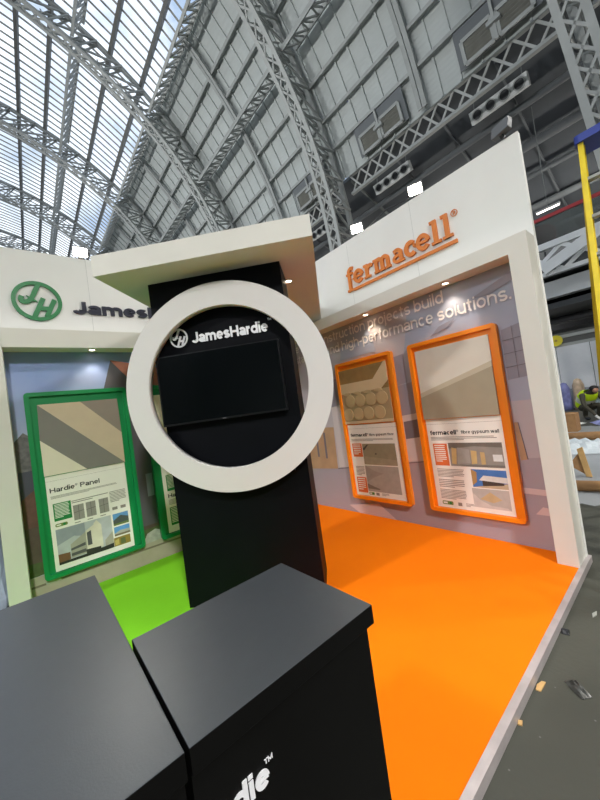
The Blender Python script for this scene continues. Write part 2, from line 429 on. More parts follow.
# lattice arch ribs
ordn = ['first', 'second', 'third', 'fourth', 'fifth', 'sixth', 'seventh']
def make_rib():
    root = empty('lattice_rib', (0,0,0), '', 'roof rib', 'lattice arch ribs of the hall roof')
    def path(R, da):          # leg up, arch, leg down
        P = []; x0 = CX+R; zz = HALLZ
        while zz < CZ-0.2: P.append((x0, zz)); zz += da
        N = max(8, int(PI*R/da))
        P += [arc(PI*k/N, R) for k in range(N+1)]
        xl = CX-R; zz = CZ-da
        while zz > HALLZ: P.append((xl, zz)); zz -= da
        P.append((xl, HALLZ))
        return P
    PI_ = path(RI, 0.8)
    for sy in (-1, 1):
        mb = MB()
        for p, q in zip(PI_[:-1], PI_[1:]): mb.bar((p[0], sy*0.33, p[1]), (q[0], sy*0.33, q[1]), 0.11, 0.22, up=(0,1,0))
        B(mb, 'inner_chord', steelw, root)
    mb = MB()
    for i, (p, q) in enumerate(zip(PI_[:-1], PI_[1:])):
        mb.bar((p[0], -0.3, p[1]), (q[0], 0.3, q[1]), 0.05, 0.09, up=(0,1,0))
        mb.bar((p[0], 0.3, p[1]), (q[0], -0.3, q[1]), 0.05, 0.09, up=(0,1,0))
    B(mb, 'lacing', steelw, root)
    PO = path(RO-0.15, 1.7)
    mb = MB()
    for p, q in zip(PO[:-1], PO[1:]): mb.bar((p[0], 0, p[1]), (q[0], 0, q[1]), 0.22, 0.26, up=(0,1,0))
    B(mb, 'outer_chord', steel, root)
    mb = MB()
    n = min(len(PI_)//2, len(PO)-1)
    for k in range(n):
        i0 = PI_[min(2*k, len(PI_)-1)]; i1 = PI_[min(2*k+2, len(PI_)-1)]; im = PI_[min(2*k+1, len(PI_)-1)]
        t = k*(len(PO)-1)/n; j = min(int(t), len(PO)-2); fr = t-j
        o0 = (PO[j][0]*(1-fr)+PO[j+1][0]*fr, PO[j][1]*(1-fr)+PO[j+1][1]*fr)
        t = min((k+1)*(len(PO)-1)/n, len(PO)-1.001); j = int(t); fr = t-j
        o1 = (PO[j][0]*(1-fr)+PO[j+1][0]*fr, PO[j][1]*(1-fr)+PO[j+1][1]*fr)
        for sy in (-0.32, 0.32):
            mb.bar((i0[0], sy, i0[1]), (o0[0], sy*0.6, o0[1]), 0.09, 0.09)
            mb.bar((o0[0], sy*0.6, o0[1]), (i1[0], sy, i1[1]), 0.1, 0.1)
        mb.bar((i0[0], -0.32, i0[1]), (i0[0]*.4+o1[0]*.6, 0.3, i0[1]*.4+o1[1]*.6), 0.06, 0.06)
        mb.bar((im[0], 0.3, im[1]), (im[0]*.5+o0[0]*.5, -0.25, im[1]*.5+o0[1]*.5), 0.06, 0.06)
    B(mb, 'web', steel, root)
    return root
rib = make_rib()
for i, y in enumerate(ribY):
    o = rib if i == 0 else copy_tree(rib)
    o.location = (0, y, 0); o.rotation_euler = (0, 0, 0)
    o['label'] = ('white lattice steel column and arch rib at the top right, nearest of the roof ribs' if i == 0 else
                  'wide lattice steel arch rib coming down behind the right end of the white canopy' if i == 1 else
                  '%s lattice steel arch rib of the hall roof, counting from the nearest' % ordn[i])

rib.rotation_euler = (-math.radians(5), 0, 0); rib.location = (0, 0.07, 0)    # the nearest leg leans a little

# longitudinal trusses, one per bay
def bay_truss(name, th, R1, R2, step, mat_, w1, label, cat, group, bays, xlace=False):
    a = a_of(th, (R1+R2)/2); (x1, z1), (x2, z2) = arc(a, R1), arc(a, R2); L = RBS-0.8
    root = empty(name, (0,0,0), '', cat, group)
    nrm = (math.cos(a), 0, math.sin(a)); tn = (-math.sin(a), 0, math.cos(a))
    m1 = MB(); m1.bar((x1, 0, z1), (x1, L, z1), w1*1.6, w1, up=nrm); B(m1, 'inner_chord', mat_, root)
    m2 = MB(); m2.bar((x2, 0, z2), (x2, L, z2), w1*1.6, w1, up=nrm); B(m2, 'outer_chord', mat_, root)
    m3 = MB(); n = int(L/step)
    for k in range(n):
        y0, y1 = L*k/n, L*(k+1)/n
        if xlace:
            m3.bar((x1, y0, z1), (x2, y1, z2), 0.1, 0.07, up=tn); m3.bar((x2, y0, z2), (x1, y1, z1), 0.1, 0.07, up=tn)
        else:
            ym = (y0+y1)/2
            m3.bar((x1, y0, z1), (x2, ym, z2), 0.09, 0.07, up=tn); m3.bar((x2, ym, z2), (x1, y1, z1), 0.09, 0.07, up=tn)
            m3.bar((x1, y0, z1), (x2, y0, z2), 0.08, 0.06, up=tn)
    B(m3, 'lacing', mat_, root)
    first = True
    for i in bays:
        o = root if first else copy_tree(root); first = False
        o.location = (0, RB0+RBS*i+(1.7 if i == 0 else 0.4), 0); o.scale = (1, 0.87 if i == 0 else 1, 1)
        o['label'] = label % (('between the %s and %s arch ribs' % (ordn[i], ordn[i+1])) if 0 <= i < 6 else
                              ('in front of the nearest arch rib' if i < 0 else 'beyond the seventh arch rib'))
    return root
bay_truss('purlin_truss', 56.8, 20.55, 21.75, 0.85, steel, 0.12, 'grey lattice purlin truss across the cladding %s', 'roof truss', 'purlin trusses on the cladding', range(0, 7))
bay_truss('eaves_truss', 68.3, 20.5, 21.9, 0.7, steelw, 0.1, 'pale lattice truss along the edge of the glass %s', 'roof truss', 'trusses along the glass edge', range(0, 7))
bay_truss('ridge_truss', 79.6, 20.4, 21.9, 0.8, steel, 0.11, 'lattice truss under the glass roof %s', 'roof truss', 'trusses under the glass roof', range(0, 7))
# springing girder: vertical X-lattice at the foot of the cladding
def spring_girder():
    X, Z0, Z1, L = 16.35, 13.95, 15.05, RBS-0.8
    root = empty('springing_girder', (0,0,0), '', 'roof girder', 'lattice girders at the foot of the cladding')
    for z in (Z0, Z1): B(MB().bar((X, 0, z), (X, L, z), 0.2, 0.14), 'chord', steel, root)
    m3 = MB(); n = 13
    for k in range(n):
        y0, y1 = L*k/n, L*(k+1)/n
        m3.bar((X, y0, Z0), (X, y1, Z1), 0.05, 0.09); m3.bar((X+0.05, y0, Z1), (X+0.05, y1, Z0), 0.05, 0.09)
    B(m3, 'lacing', steelw, root)
    first = True
    for i in range(-1, 6):
        o = root if first else copy_tree(root); first = False
        o.location = (0, RB0+RBS*i+0.4, 0)
        o['label'] = 'X-laced lattice girder at the foot of the cladding %s' % ('in front of the nearest arch rib' if i < 0 else 'between the %s and %s arch ribs' % (ordn[i], ordn[i+1]))
spring_girder()
# louvred windows at the foot of the cladding
def louvre():
    root = empty('louvre_window', (0,0,0), '', 'louvred window', 'louvred windows low on the cladding')
    a0 = a_of(40.3, RO); a1 = a_of(43.9, RO)
    (xa, za), (xb, zb) = arc(a0, RO-0.12), arc(a1, RO-0.12)
    A, Bv = Vector((xa, 0, za)), Vector((xb, 0, zb))
    up = (Bv-A).normalized(); out = Vector((math.cos((a0+a1)/2), 0, math.sin((a0+a1)/2)))
    pt = lambda y, t, d: tuple(A+up*t+Vector((0, y, 0))-out*d)
    H = (Bv-A).length
    mb = MB(); mb.hexa([pt(-1.5,0.0,0), pt(1.5,0.0,0), pt(1.5,0.0,0.03), pt(-1.5,0.0,0.03), pt(-1.5,H,0), pt(1.5,H,0), pt(1.5,H,0.03), pt(-1.5,H,0.03)])
    B(mb, 'backing', hallgrey, root)
    for y0, y1 in ((-1.22, -0.1), (0.1, 1.22)):
        mf = MB(); t0, t1 = 0.06, H*0.62
        for (p, q) in (((y0,t0),(y1,t0)), ((y0,t1),(y1,t1)), ((y0,t0),(y0,t1)), ((y1,t0),(y1,t1))):
            mf.bar(pt(p[0],p[1],0.15), pt(q[0],q[1],0.15), 0.14, 0.1, up=tuple(out))
        f = B(mf, 'frame', steel, root)
        ml = MB(); k = t0+0.1
        while k < t1-0.05:
            ml.hexa([pt(y0+.06,k,0.08), pt(y1-.06,k,0.08), pt(y1-.06,k+0.02,0.07), pt(y0+.06,k+0.02,0.07), pt(y0+.06,k+0.09,0.17), pt(y1-.06,k+0.09,0.17), pt(y1-.06,k+0.11,0.16), pt(y0+.06,k+0.11,0.16)]); k += 0.14
        B(ml, 'louvre', mat('louvre_grey', (136,136,128), 0.5, var=0.1, scale=3), f)
    mc = MB(); mc.bar(pt(0,0,0.2), pt(0,H,0.2), 0.1, 0.1); mc.bar(pt(-.25,H*.42,0.25), pt(.25,H*.42,0.25), 0.16, 0.16)
    B(mc, 'centre_post', steel, root)
    labs = ['louvred window pair nearest on the cladding, left of the white rib', 'louvred window pair just right of the wide lattice rib', 'louvred window pair just left of the wide lattice rib',
            'louvred window pair next beyond the wide lattice rib, partly behind the canopy', 'fifth louvred window pair counting away along the cladding', 'sixth louvred window pair counting away along the cladding']
    for i in range(3):
        o = root if i == 0 else copy_tree(root)
        o.location = (0, RB0+2.25+RBS/2*i, 0); o['label'] = labs[i]
louvre()

# right-hand aisle: lean-to roof, gallery, hoarding
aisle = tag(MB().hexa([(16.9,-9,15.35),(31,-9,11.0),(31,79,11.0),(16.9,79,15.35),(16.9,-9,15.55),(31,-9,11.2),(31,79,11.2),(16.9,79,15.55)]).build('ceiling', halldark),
            'dark sloping side-aisle ceiling beyond the lattice girder', 'ceiling', kind='structure')
for i in range(-3, 12):
    y = RB0+RBS/4*i; mb = MB(); mb.bar((17, y, 15.3), (31, y, 10.98), 0.1, 0.25); B(mb, 'rafter', hallgrey if i % 4 else steeld, aisle)
for X, rr in ((19.3, .16), (21.5, .22), (23.5, .14), (26, .2), (28.5, .16)):
    z = 15.35-0.3085*(X-16.9)-0.4; mb = MB(); mb.tube([(X, -9, z), (X, 40, z)], rr, 8); B(mb, 'pipe', hallgrey, aisle)
tag(MB().box(31, 31.3, -14, 79, HALLZ, 11.2).build('wall_right', hallgrey), 'grey back wall of the side gallery', 'wall', kind='structure')
tag(MB().box(-27.8, -27.5, -14, 79, HALLZ, CZ).build('wall_left', hallgrey), 'far grey side wall of the hall', 'wall', kind='structure')
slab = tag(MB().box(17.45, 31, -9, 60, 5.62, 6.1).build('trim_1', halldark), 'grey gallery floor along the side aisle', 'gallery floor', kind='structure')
tag(MB().box(18.0, 18.5, -9, 40, 4.75, 5.45).build('trim_2', mat('beam_white', (206,210,212), 0.5, var=0.05, scale=1)), 'plain white beam under the lattice balcony front', 'beam', kind='structure')
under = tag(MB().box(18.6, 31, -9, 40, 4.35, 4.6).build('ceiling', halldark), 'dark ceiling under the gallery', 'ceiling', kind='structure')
for X, z in ((22, 4.2), (25.5, 4.2)): B(MB().bar((X, -6, z), (X, 20, z), 0.5, 0.32), 'duct', greyd, under)
balw = mat('balcony_white', (230,233,234), 0.45, var=0.04, scale=1)
def balcony():
    root = empty('balcony_girder', (17.3, -4, 5.6), 'white lattice balcony front beam behind the yellow ladder', 'balcony front')
    X = 17.3
    for z, h in ((5.62, 0.16), (6.78, 0.26)): B(MB().bar((X, -8, z), (X, 30, z), 0.25, h), 'chord', balw, root)
    m = MB(); n = 28
    for k in range(n):
        y0 = -8+38*k/n; y1 = y0+38/n
        m.bar((X, y0, 5.65), (X, y1, 6.7), 0.06, 0.16); m.bar((X+.05, y0, 6.7), (X+.05, y1, 5.65), 0.06, 0.16)
    B(m, 'lacing', balw, root)
    m = MB(); m.bar((16.95, 3.5, 5.75), (16.95, 0.6, 7.0), 0.1, 0.42); B(m, 'brace', balw, root)
    bal = empty('glass_balustrade', (17.3, -4, 6.9), 'dark glass balustrade with a red handrail on the balcony front', 'balustrade')
    m = MB().box(17.28, 17.31, -8, 30, 6.9, 7.9); B(m, 'pane', glass_mat('balustrade_glass', (0.45,0.5,0.52), 0.12), bal)
    m = MB().bar((17.3, -8, 7.95), (17.3, 30, 7.95), 0.12, 0.14); B(m, 'handrail', redp, bal)
balcony()
def fluor(loc, label, L=1.5):
    root = empty('fluorescent_lamp', loc, label, 'strip light', 'strip lights in the gallery')
    x, y, z = loc
    B(MB().bar((x, y-L/2, z+0.06), (x, y+L/2, z+0.06), 0.16, 0.08), 'housing', steel, root)
    B(MB().tube([(x, y-L/2+.03, z), (x, y+L/2-.03, z)], 0.045, 8), 'tube', tubem, root)
    B(MB().bar((x, y, z+0.1), (x, y, 15.35-0.3085*(x-16.9)), 0.03, 0.03), 'hanger', steeld, root)
fluor((20.0, 3.55, 9.3), 'lit white strip light above the red handrail', 0.95)
mb = MB(); mb.ringprism(circ(3.85, 8.0, 0.55, 32), circ(3.85, 8.0, 0.46, 32), lambda s, z, d: (19.6+d, s, z), 0, 0.05)
rs = empty('round_sign', (19.6, 3.85, 7.2), 'dim reddish round disc behind the glass balustrade', 'round sign')
B(mb, 'rim', mat('sign_rim', (120,50,44), 0.5), rs); mb = MB(); mb.prism(circ(3.85, 8.0, 0.46, 32), lambda s, z, d: (19.6+d, s, z), 0.01, 0.04); B(mb, 'face', mat('sign_face', (96,50,44), 0.5), rs)
mb = MB(); mb.bar((19.6, 3.85, 6.1), (19.6, 3.85, 7.47), 0.06, 0.06); B(mb, 'post', greyd, rs)
# nozzle units hanging behind the girder
def nozzle():
    root = empty('nozzle_unit', (17.75, 0, 13.85), '', 'air nozzle unit', 'four-nozzle units behind the lattice girder')
    X0, X1 = 17.75, 18.35; n = Vector((-0.9, 0, -0.44)).normalized(); t = Vector((-0.44, 0, 0.9)).normalized()
    C0 = Vector((17.75, 0, 14.2)); P = lambda s, z, d: tuple(C0+Vector((0, -s, 0))+t*z+n*d)
    B(MB().prism(rect(-1.2, 1.2, -0.27, 0.27), P, -0.35, 0), 'casing', mat('nozzle_casing', (208,210,208), 0.5, var=0.04), root)
    for k in range(4):
        c = -0.87+0.58*k; mb = MB()
        mb.ringprism(circ(c, 0, 0.235, 24), circ(c, 0, 0.19, 24), P, 0, 0.05); mb.prism(circ(c, 0, 0.2, 24), P, 0.001, 0.012, 1)
        B(mb, 'nozzle', [steel, greyd], root)
    for s in (-1, 1): B(MB().bar(P(s, 0.25, -0.2), (17.9, -s, 15.05), 0.03, 0.03), 'hanger', steeld, root)
    for i, lab in enumerate(('white box with four round openings nearest, above the tall right fascia end', 'white box with four round openings between the two lit floodlights and the lattice girder', 'white box with four round openings beside the right end of the canopy')):
        o = root if i == 0 else copy_tree(root); o.location = (17.75, (4.3, 10.05, 16.0)[i], 13.85); o['label'] = lab
nozzle()
# white hoarding along the aisle
hd = empty('hoarding', (17.0, 3, HALLZ), 'row of plain white hoarding panels at the back behind the crouching worker', 'hoarding')
for k in range(9):
    y1 = 3.49-1.07*(k-3); B(MB().box(17.0, 17.06, y1-1.04, y1, 0.75, 2.5), 'panel', mat('hoarding_white', (244,244,246), 0.5, var=0.02), hd)
B(MB().box(16.98, 17.08, -3.3, 7, HALLZ, 0.75), 'plinth', mat('hoarding_plinth', (168,172,176), 0.6, var=0.15, scale=3), hd)
B(MB().box(17.02, 17.1, -3.3, 7, 2.5, 2.62), 'rail', steelw, hd)
tag(MB().bar((17.0, -3.3, 2.9), (17.0, 7, 2.9), 0.2, 0.12).build('trim_3', steelw), 'thin pale rail above the white hoarding panels', 'rail', kind='structure')
for k, y in enumerate((-3, 0.3, 6.5)): pass

# ------------------------------------------------------------------ STAND: walls
def wall_art(name, P, d, polys, mats, parent):
    mb = MB()
    for i, (mi, pts) in enumerate(polys): mb.flat(pts, P, d+0.0004*(i+1), mi)
    return B(mb, name, mats, parent)
wr = tag(MB().box(XR, XR+0.05, 0.70, YL+0.05, HALLZ, 3.52).build('wall_right', white), 'tall white stand wall on the right with a grey printed room picture', 'wall', kind='structure')
B(MB().box(3.10, XR, 0.845, 3.93, 2.50, 2.635), 'header', white2, wr)
B(MB().box(3.10, XR+0.05, 0.705, 0.845, HALLZ+0.05, 2.635), 'pillar', white2, wr)
wl = tag(MB().box(-0.26, XR, YL, YL+0.05, HALLZ, 3.475).build('wall_left', white), 'tall white stand wall on the left with a printed street picture', 'wall', kind='structure')
B(MB().box(-0.115, 3.10, 3.93, YL, 2.43, 2.61), 'header', white2, wl)
B(MB().box(-0.26, -0.112, 3.93, YL+0.05, HALLZ+0.05, 2.61), 'pillar', white2, wl)
# thin joints between the fascia boards
mb = MB()
for y in (2.62, 1.72): mb.flat(rect(-y, -y+0.004, 2.64, 3.52), lambda s, z, d: (XR-d, -s, z), 0.001)
B(mb, 'board_joint', mat('joint_grey', (196,198,194), 0.6), wr)
mb = MB(); mb.flat(rect(0.655, 0.659, 2.61, 3.475), PL(0), 0.001); B(mb, 'board_joint', MATS['joint_grey'], wl)

# right mural: printed interior
mur = [mat('mural_mauve', (186,178,186), 0.6, var=0.05, scale=1.2), mat('mural_floor', (166,158,170), 0.6, var=0.05, scale=1.0), mat('mural_pale', (204,196,200), 0.6),
       mat('mural_window', (150,146,160), 0.6), mat('mural_door', (184,150,118), 0.6, var=0.1, scale=6), mat('mural_dark', (118,110,120), 0.6), mat('mural_shine', (210,192,194), 0.6), mat('mural_blue', (168,172,192), 0.6, var=0.04, scale=2)]
P = PR(YL)     # s = 4.14 - y
def Y(*ps): return [(YL-a, z) for a, z in ps]
polys = [(0, Y((4.13,0),(0.846,0),(0.846,2.5),(4.13,2.5))),
         (7, Y((2.2,1.3),(0.846,1.3),(0.846,2.5),(1.9,2.5))),
         (1, Y((4.13,0),(0.846,0),(0.846,0.80),(1.95,0.73),(3.3,0.585),(4.13,0.56))),
         (2, Y((3.3,0.60),(1.95,0.745),(1.95,1.5),(3.3,1.45))),
         (3, Y((3.3,1.45),(2.05,1.62),(2.05,1.95),(3.3,1.82))),
         (3, Y((1.05,1.49),(0.846,1.51),(0.846,1.98),(1.05,1.94))),
         (3, Y((2.19,1.25),(1.96,1.27),(1.96,1.62),(2.19,1.60))), (5, Y((2.17,0.98),(1.99,1.0),(1.99,1.2),(2.17,1.18))),
         (4, Y((3.95,0.55),(3.335,0.58),(3.308,1.17),(3.95,1.19))), (5, Y((3.72,0.74),(3.68,0.74),(3.67,1.08),(3.71,1.08))), (5, Y((3.55,0.72),(3.51,0.72),(3.50,1.1),(3.54,1.1))),
         (4, Y((1.05,0.77),(0.995,0.78),(1.03,1.11),(1.06,1.11))), (5, Y((0.998,0.78),(0.99,0.78),(1.022,1.11),(1.03,1.11))),
         (5, Y((3.33,0.575),(1.95,0.725),(1.95,0.735),(3.33,0.588))),
         (6, Y((3.21,0.085),(2.70,0.17),(2.46,0.0),(3.04,0.0))), (6, Y((1.0,0.30),(0.846,0.30),(0.846,0.36),(0.94,0.37))), (6, Y((1.2,0.48),(0.90,0.47),(0.85,0.52),(1.1,0.53))),
         (7, Y((3.0,2.06),(2.4,2.06),(2.5,2.45),(2.9,2.42))), (3, Y((1.7,2.05),(1.5,2.1),(1.42,2.17),(1.6,2.13))), (3, Y((1.25,2.3),(0.9,2.42),(0.85,2.36),(1.1,2.28)))]
for z in (1.6, 1.72, 1.84): polys.append((5, Y((1.05,z),(0.846,z+0.01),(0.846,z+0.015),(1.05,z+0.005))))
for y in (0.96,): polys.append((5, Y((y+0.004,1.5),(y,1.5),(y,1.96),(y+0.004,1.96))))
for y in (3.0, 2.7, 2.4): polys.append((2, Y((y+0.01,1.5),(y,1.5),(y,1.9),(y+0.01,1.88))))
mural_r = wall_art('mural', P, 0.0006, polys, mur, wr)
mtext = mat('mural_text', (240,232,232), 0.6)
sx = (3.937-0.924)/layout('stainable and high-performance solutions.', 0.125)[0]
mb = MB()
text_geo(mb, 'sustainable and high-performance solutions.', P, 0, YL-0.924, 2.185, 2.310, 0.012, bold=0.112, xs=sx)
B(mb, 'mural_lettering', mtext, mural_r); mb = MB()
text_geo(mb, 'We help construction projects build', P, 0, YL-1.508, 2.352, 2.475, 0.012, bold=0.112, xs=sx)
B(mb, 'mural_lettering', mtext, mural_r)

# left mural: printed street
mul = [None, mat('mural_roofdark', (74,76,88), 0.6), mat('mural_tile', (176,112,92), 0.6, var=0.12, scale=14), mat('mural_house', (84,82,88), 0.6, var=0.05, scale=3),
       mat('mural_brick', (104,74,62), 0.6, var=0.15, scale=20), mat('mural_tree', (106,104,104), 0.6, var=0.3, scale=26), mat('mural_road', (176,168,150), 0.6, var=0.08, scale=6),
       mat('mural_grass', (76,92,52), 0.6, var=0.2, scale=16), mat('mural_stone', (176,178,168), 0.6, var=0.2, scale=16), mat('mural_ground', (88,74,64), 0.6, var=0.2, scale=12), mat('mural_kerb', (120,112,96), 0.6), mat('mural_pane', (128,134,146), 0.6)]
def sky_print():
    m = bpy.data.materials.new('mural_sky'); m.use_nodes = True; nt = m.node_tree; b = nt.nodes['Principled BSDF']; b.inputs['Roughness'].default_value = 0.6
    tc = nt.nodes.new('ShaderNodeTexCoord'); sp = nt.nodes.new('ShaderNodeSeparateXYZ'); mr = nt.nodes.new('ShaderNodeMapRange')
    n = nt.nodes.new('ShaderNodeTexNoise'); n.inputs['Scale'].default_value = 1.6; n.inputs['Detail'].default_value = 4
    mr.inputs['From Min'].default_value = 1.3; mr.inputs['From Max'].default_value = 2.3
    nt.links.new(tc.outputs['Object'], sp.inputs[0]); nt.links.new(tc.outputs['Object'], n.inputs['Vector']); nt.links.new(sp.outputs['Z'], mr.inputs['Value'])
    ad = nt.nodes.new('ShaderNodeMath'); ad.operation = 'MULTIPLY_ADD'; ad.inputs[1].default_value = 0.8; ad.inputs[2].default_value = -0.4
    nt.links.new(n.outputs['Fac'], ad.inputs[0]); a2 = nt.nodes.new('ShaderNodeMath'); nt.links.new(ad.outputs[0], a2.inputs[0]); nt.links.new(mr.outputs[0], a2.inputs[1])
    r = nt.nodes.new('ShaderNodeValToRGB'); r.color_ramp.elements[0].color = (*lin((190,196,214)), 1); r.color_ramp.elements[1].color = (*lin((132,154,204)), 1)
    nt.links.new(a2.outputs[0], r.inputs['Fac']); nt.links.new(r.outputs['Color'], b.inputs['Base Color'])
    return m
mul[0] = sky_print()
P = PL(0)
tree = [(-0.111,1.2),(0.5,1.2),(0.5,1.45),(0.3,1.6),(0.18,1.56),(0.1,1.64),(0.03,1.58),(-0.04,1.64),(-0.111,1.56)]
polys = [(0, rect(-0.111, 3.09, 0.0, 2.43)), (5, tree), (1, [(-0.111,0.9),(0.3,0.9),(0.3,1.28),(-0.111,1.265)]),
         (4, [(-0.111,1.0),(0.02,1.10),(0.4,1.2),(0.4,0.3),(-0.111,0.3)]), (9, [(-0.111,0.73),(0.5,0.73),(0.5,0.3),(-0.111,0.3)]),
         (3, [(0.40,0.3),(3.09,0.3),(3.09,1.9),(1.4,1.9),(0.779,2.335),(0.55,1.6),(0.4,1.3)]),
         (2, [(0.775,2.34),(1.5,2.20),(2.2,2.1),(2.2,1.7),(0.945,2.12)]),
         (9, [(0.4,0.42),(3.09,0.42),(3.09,0.28),(0.4,0.28)]), (7, [(-0.111,0.40),(0.6,0.36),(1.3,0.40),(1.3,0.31),(-0.111,0.27)]), (7, [(0.9,0.33),(1.5,0.37),(1.5,0.28),(0.9,0.27)]),
         (11, rect(0.99, 1.06, 0.74, 1.0)),
         (6, [(-0.111,0.0),(3.09,0.0),(3.09,0.28),(0.7,0.26),(-0.111,0.27)]), (10, [(-0.111,0.17),(3.09,0.13),(3.09,0.15),(-0.111,0.19)]),
         (8, [(0.87,0.22),(1.12,0.23),(1.1,0.32),(1.02,0.36),(0.93,0.33)]), (8, [(0.0,0.17),(0.12,0.17),(0.1,0.25),(0.0,0.26)])]
wall_art('mural', P, 0.0006, polys, mul, wl)

# aluminium platform edge and carpets
tag(MB().box(-1.3, 3.36, 0.677, 0.712, HALLZ, 0.004).build('trim_4', alu), 'aluminium edge strip along the front of the orange carpet', 'edge trim', kind='structure')
tag(MB().box(-1.3, XR, 0.712, YL, HALLZ, -0.012).build('floor', mat('platform_board', (120,110,96), 0.7)), 'raised stand platform under the carpets', 'platform', kind='structure')
def carpet(name, poly, m, label):
    mb = MB(); mb.prism(poly, lambda a, b, d: (a, b, d), -0.012, 0.0); return tag(mb.build(name, m), label, 'carpet')
carpet('carpet', [(0.3,0.712),(3.31,0.712),(3.31,4.14),(1.75,2.75),(1.3,2.3),(0.3,1.3)], carpO, 'bright orange carpet in front of the right wall')
carpet('carpet', [(-1.3,0.712),(0.3,0.712),(0.3,1.3),(1.3,2.3),(1.75,2.75),(3.31,4.14),(-1.3,4.14)], carpG, 'lime green carpet in front of the left wall')

# ------------------------------------------------------------------ display panels
def rows(mb, P, s0, s1, z0, z1, n, d, m=0, th=0.45):
    p = (z1-z0)/n
    for k in range(n):
        zt = z1-k*p; e = s1-(0.0 if k < n-1 else (s1-s0)*0.4)-random.random()*(s1-s0)*0.08
        mb.flat(rect(s0, e, zt-p*th, zt), P, d, m)
def photo(P, x0, x1, z0, z1, d, polys, mats, parent, name='photo'):
    mb = MB(); mb.flat(rect(x0, x1, z0, z1), P, d, 0)
    for i, (mi, pts) in enumerate(polys):
        mb.flat([(x0+a*(x1-x0), z0+b*(z1-z0)) for a, b in pts], P, d+0.0003*(i+1), mi)
    return B(mb, name, mats, parent)
def panel(name, P, base, fm, label, group, W=0.895, Z0=0.212, Z1=2.018):
    root = empty(name, base, label, 'display panel', group)
    mb = MB(); mb.prism(rrect(0.005, W-0.005, Z0+0.005, Z1-0.005, 0.03), P, 0.0005, 0.028); B(mb, 'tray', fm, root)
    mb = MB(); mb.ringprism(rrect(0, W, Z0, Z1, 0.035), rrect(0.04, W-0.04, Z0+0.04, Z1-0.04, 0.012), P, 0.0005, 0.056); B(mb, 'frame', fm, root)
    return root
D0 = 0.028
gp = 'green framed display panels on the left wall'; op = 'orange framed display panels on the right wall'
pd = lambda *c: [mat('photo_%d_%d_%d' % x, x, 0.55, var=0.08, scale=14) for x in c]
# --- green panel one
P = PL(-0.005); g1 = panel('display_panel', P, (-0.005+0.45, YL, 0.212), greenf, 'green framed panel with striped sample and a white building poster, left of the column', gp)
smp = [mat('sample_cream', (226,220,200), 0.6, var=0.02), mat('sample_grey', (126,124,118), 0.6, var=0.03), mat('sample_beige', (200,184,158), 0.6, var=0.03), mat('sample_taupe', (140,130,120), 0.6, var=0.03)]
mb = MB()
for mi, pts in ((0, [(0.085,1.19),(0.439,1.19),(0.085,1.545)]), (1, [(0.085,1.545),(0.439,1.19),(0.795,1.185),(0.095,1.895)]), (2, [(0.095,1.895),(0.795,1.185),(0.798,1.52),(0.448,1.895)]), (3, [(0.448,1.895),(0.798,1.52),(0.795,1.897)])):
    mb.prism(pts, P, D0, D0+0.018, mi)
B(mb, 'sample_board', smp, g1)
po = B(MB().prism(rect(0.088, 0.79, 0.262, 1.183), P, D0, D0+0.003), 'poster', paper, g1); d = D0+0.0035
mb = MB(); text_geo(mb, 'Hardie® Panel', P, 0.113, 0.536, 1.020, 1.066, d, bold=0.14); B(mb, 'heading', ink, po)
mb = MB(); rows(mb, P, 0.115, 0.70, 0.955, 0.985, 3, d); B(mb, 'body_text', inkg, po)
mb = MB(); rows(mb, P, 0.275, 0.6, 0.865, 0.9, 2, d); B(mb, 'body_text', inkg, po)
mb = MB(); rows(mb, P, 0.61, 0.765, 0.78, 0.9, 8, d); B(mb, 'body_text', inkg, po)
for a in (0.28, 0.39, 0.505): mb = MB(); mb.flat(rect(a, a+0.05, 0.672, 0.68), P, d); B(mb, 'rule', inkg, po)
for a in (0.62, 0.70): mb = MB(); mb.flat(rect(a, a+0.05, 0.70, 0.73), P, d); B(mb, 'rule', inkg, po)
mb = MB(); mb.flat(rect(0.088, 0.79, 1.133, 1.1345), P, d); B(mb, 'rule', inkg, po)
mb = MB(); mb.flat(rect(0.123, 0.268, 0.738, 0.91), P, d, 0); rows(mb, P, 0.133, 0.255, 0.76, 0.9, 10, d+0.0003, 1); B(mb, 'text_box', [pgreen, paper], po)
mb = MB(); mb.prism(rrect(0.125, 0.225, 0.682, 0.712, 0.012), P, d-0.0005, d, 0); mb.flat(rect(0.135, 0.17, 0.692, 0.703), P, d+0.0003, 1); mb.flat(circ(0.198, 0.697, 0.012, 16), P, d+0.0003, 2); B(mb, 'badge', [mat('badge_olive', (120,140,70), 0.6), paper, pgreen], po)
for a, b in ((0.281, 0.372), (0.39, 0.475), (0.505, 0.592)):
    photo(P, a, b, 0.70, 0.85, d, [(1, [(0,0.5),(1,0.56),(1,0.59),(0,0.53)]), (1, [(0.48,0),(0.52,0),(0.52,1),(0.48,1)])], pd((150,146,142), (96,94,92)), po)
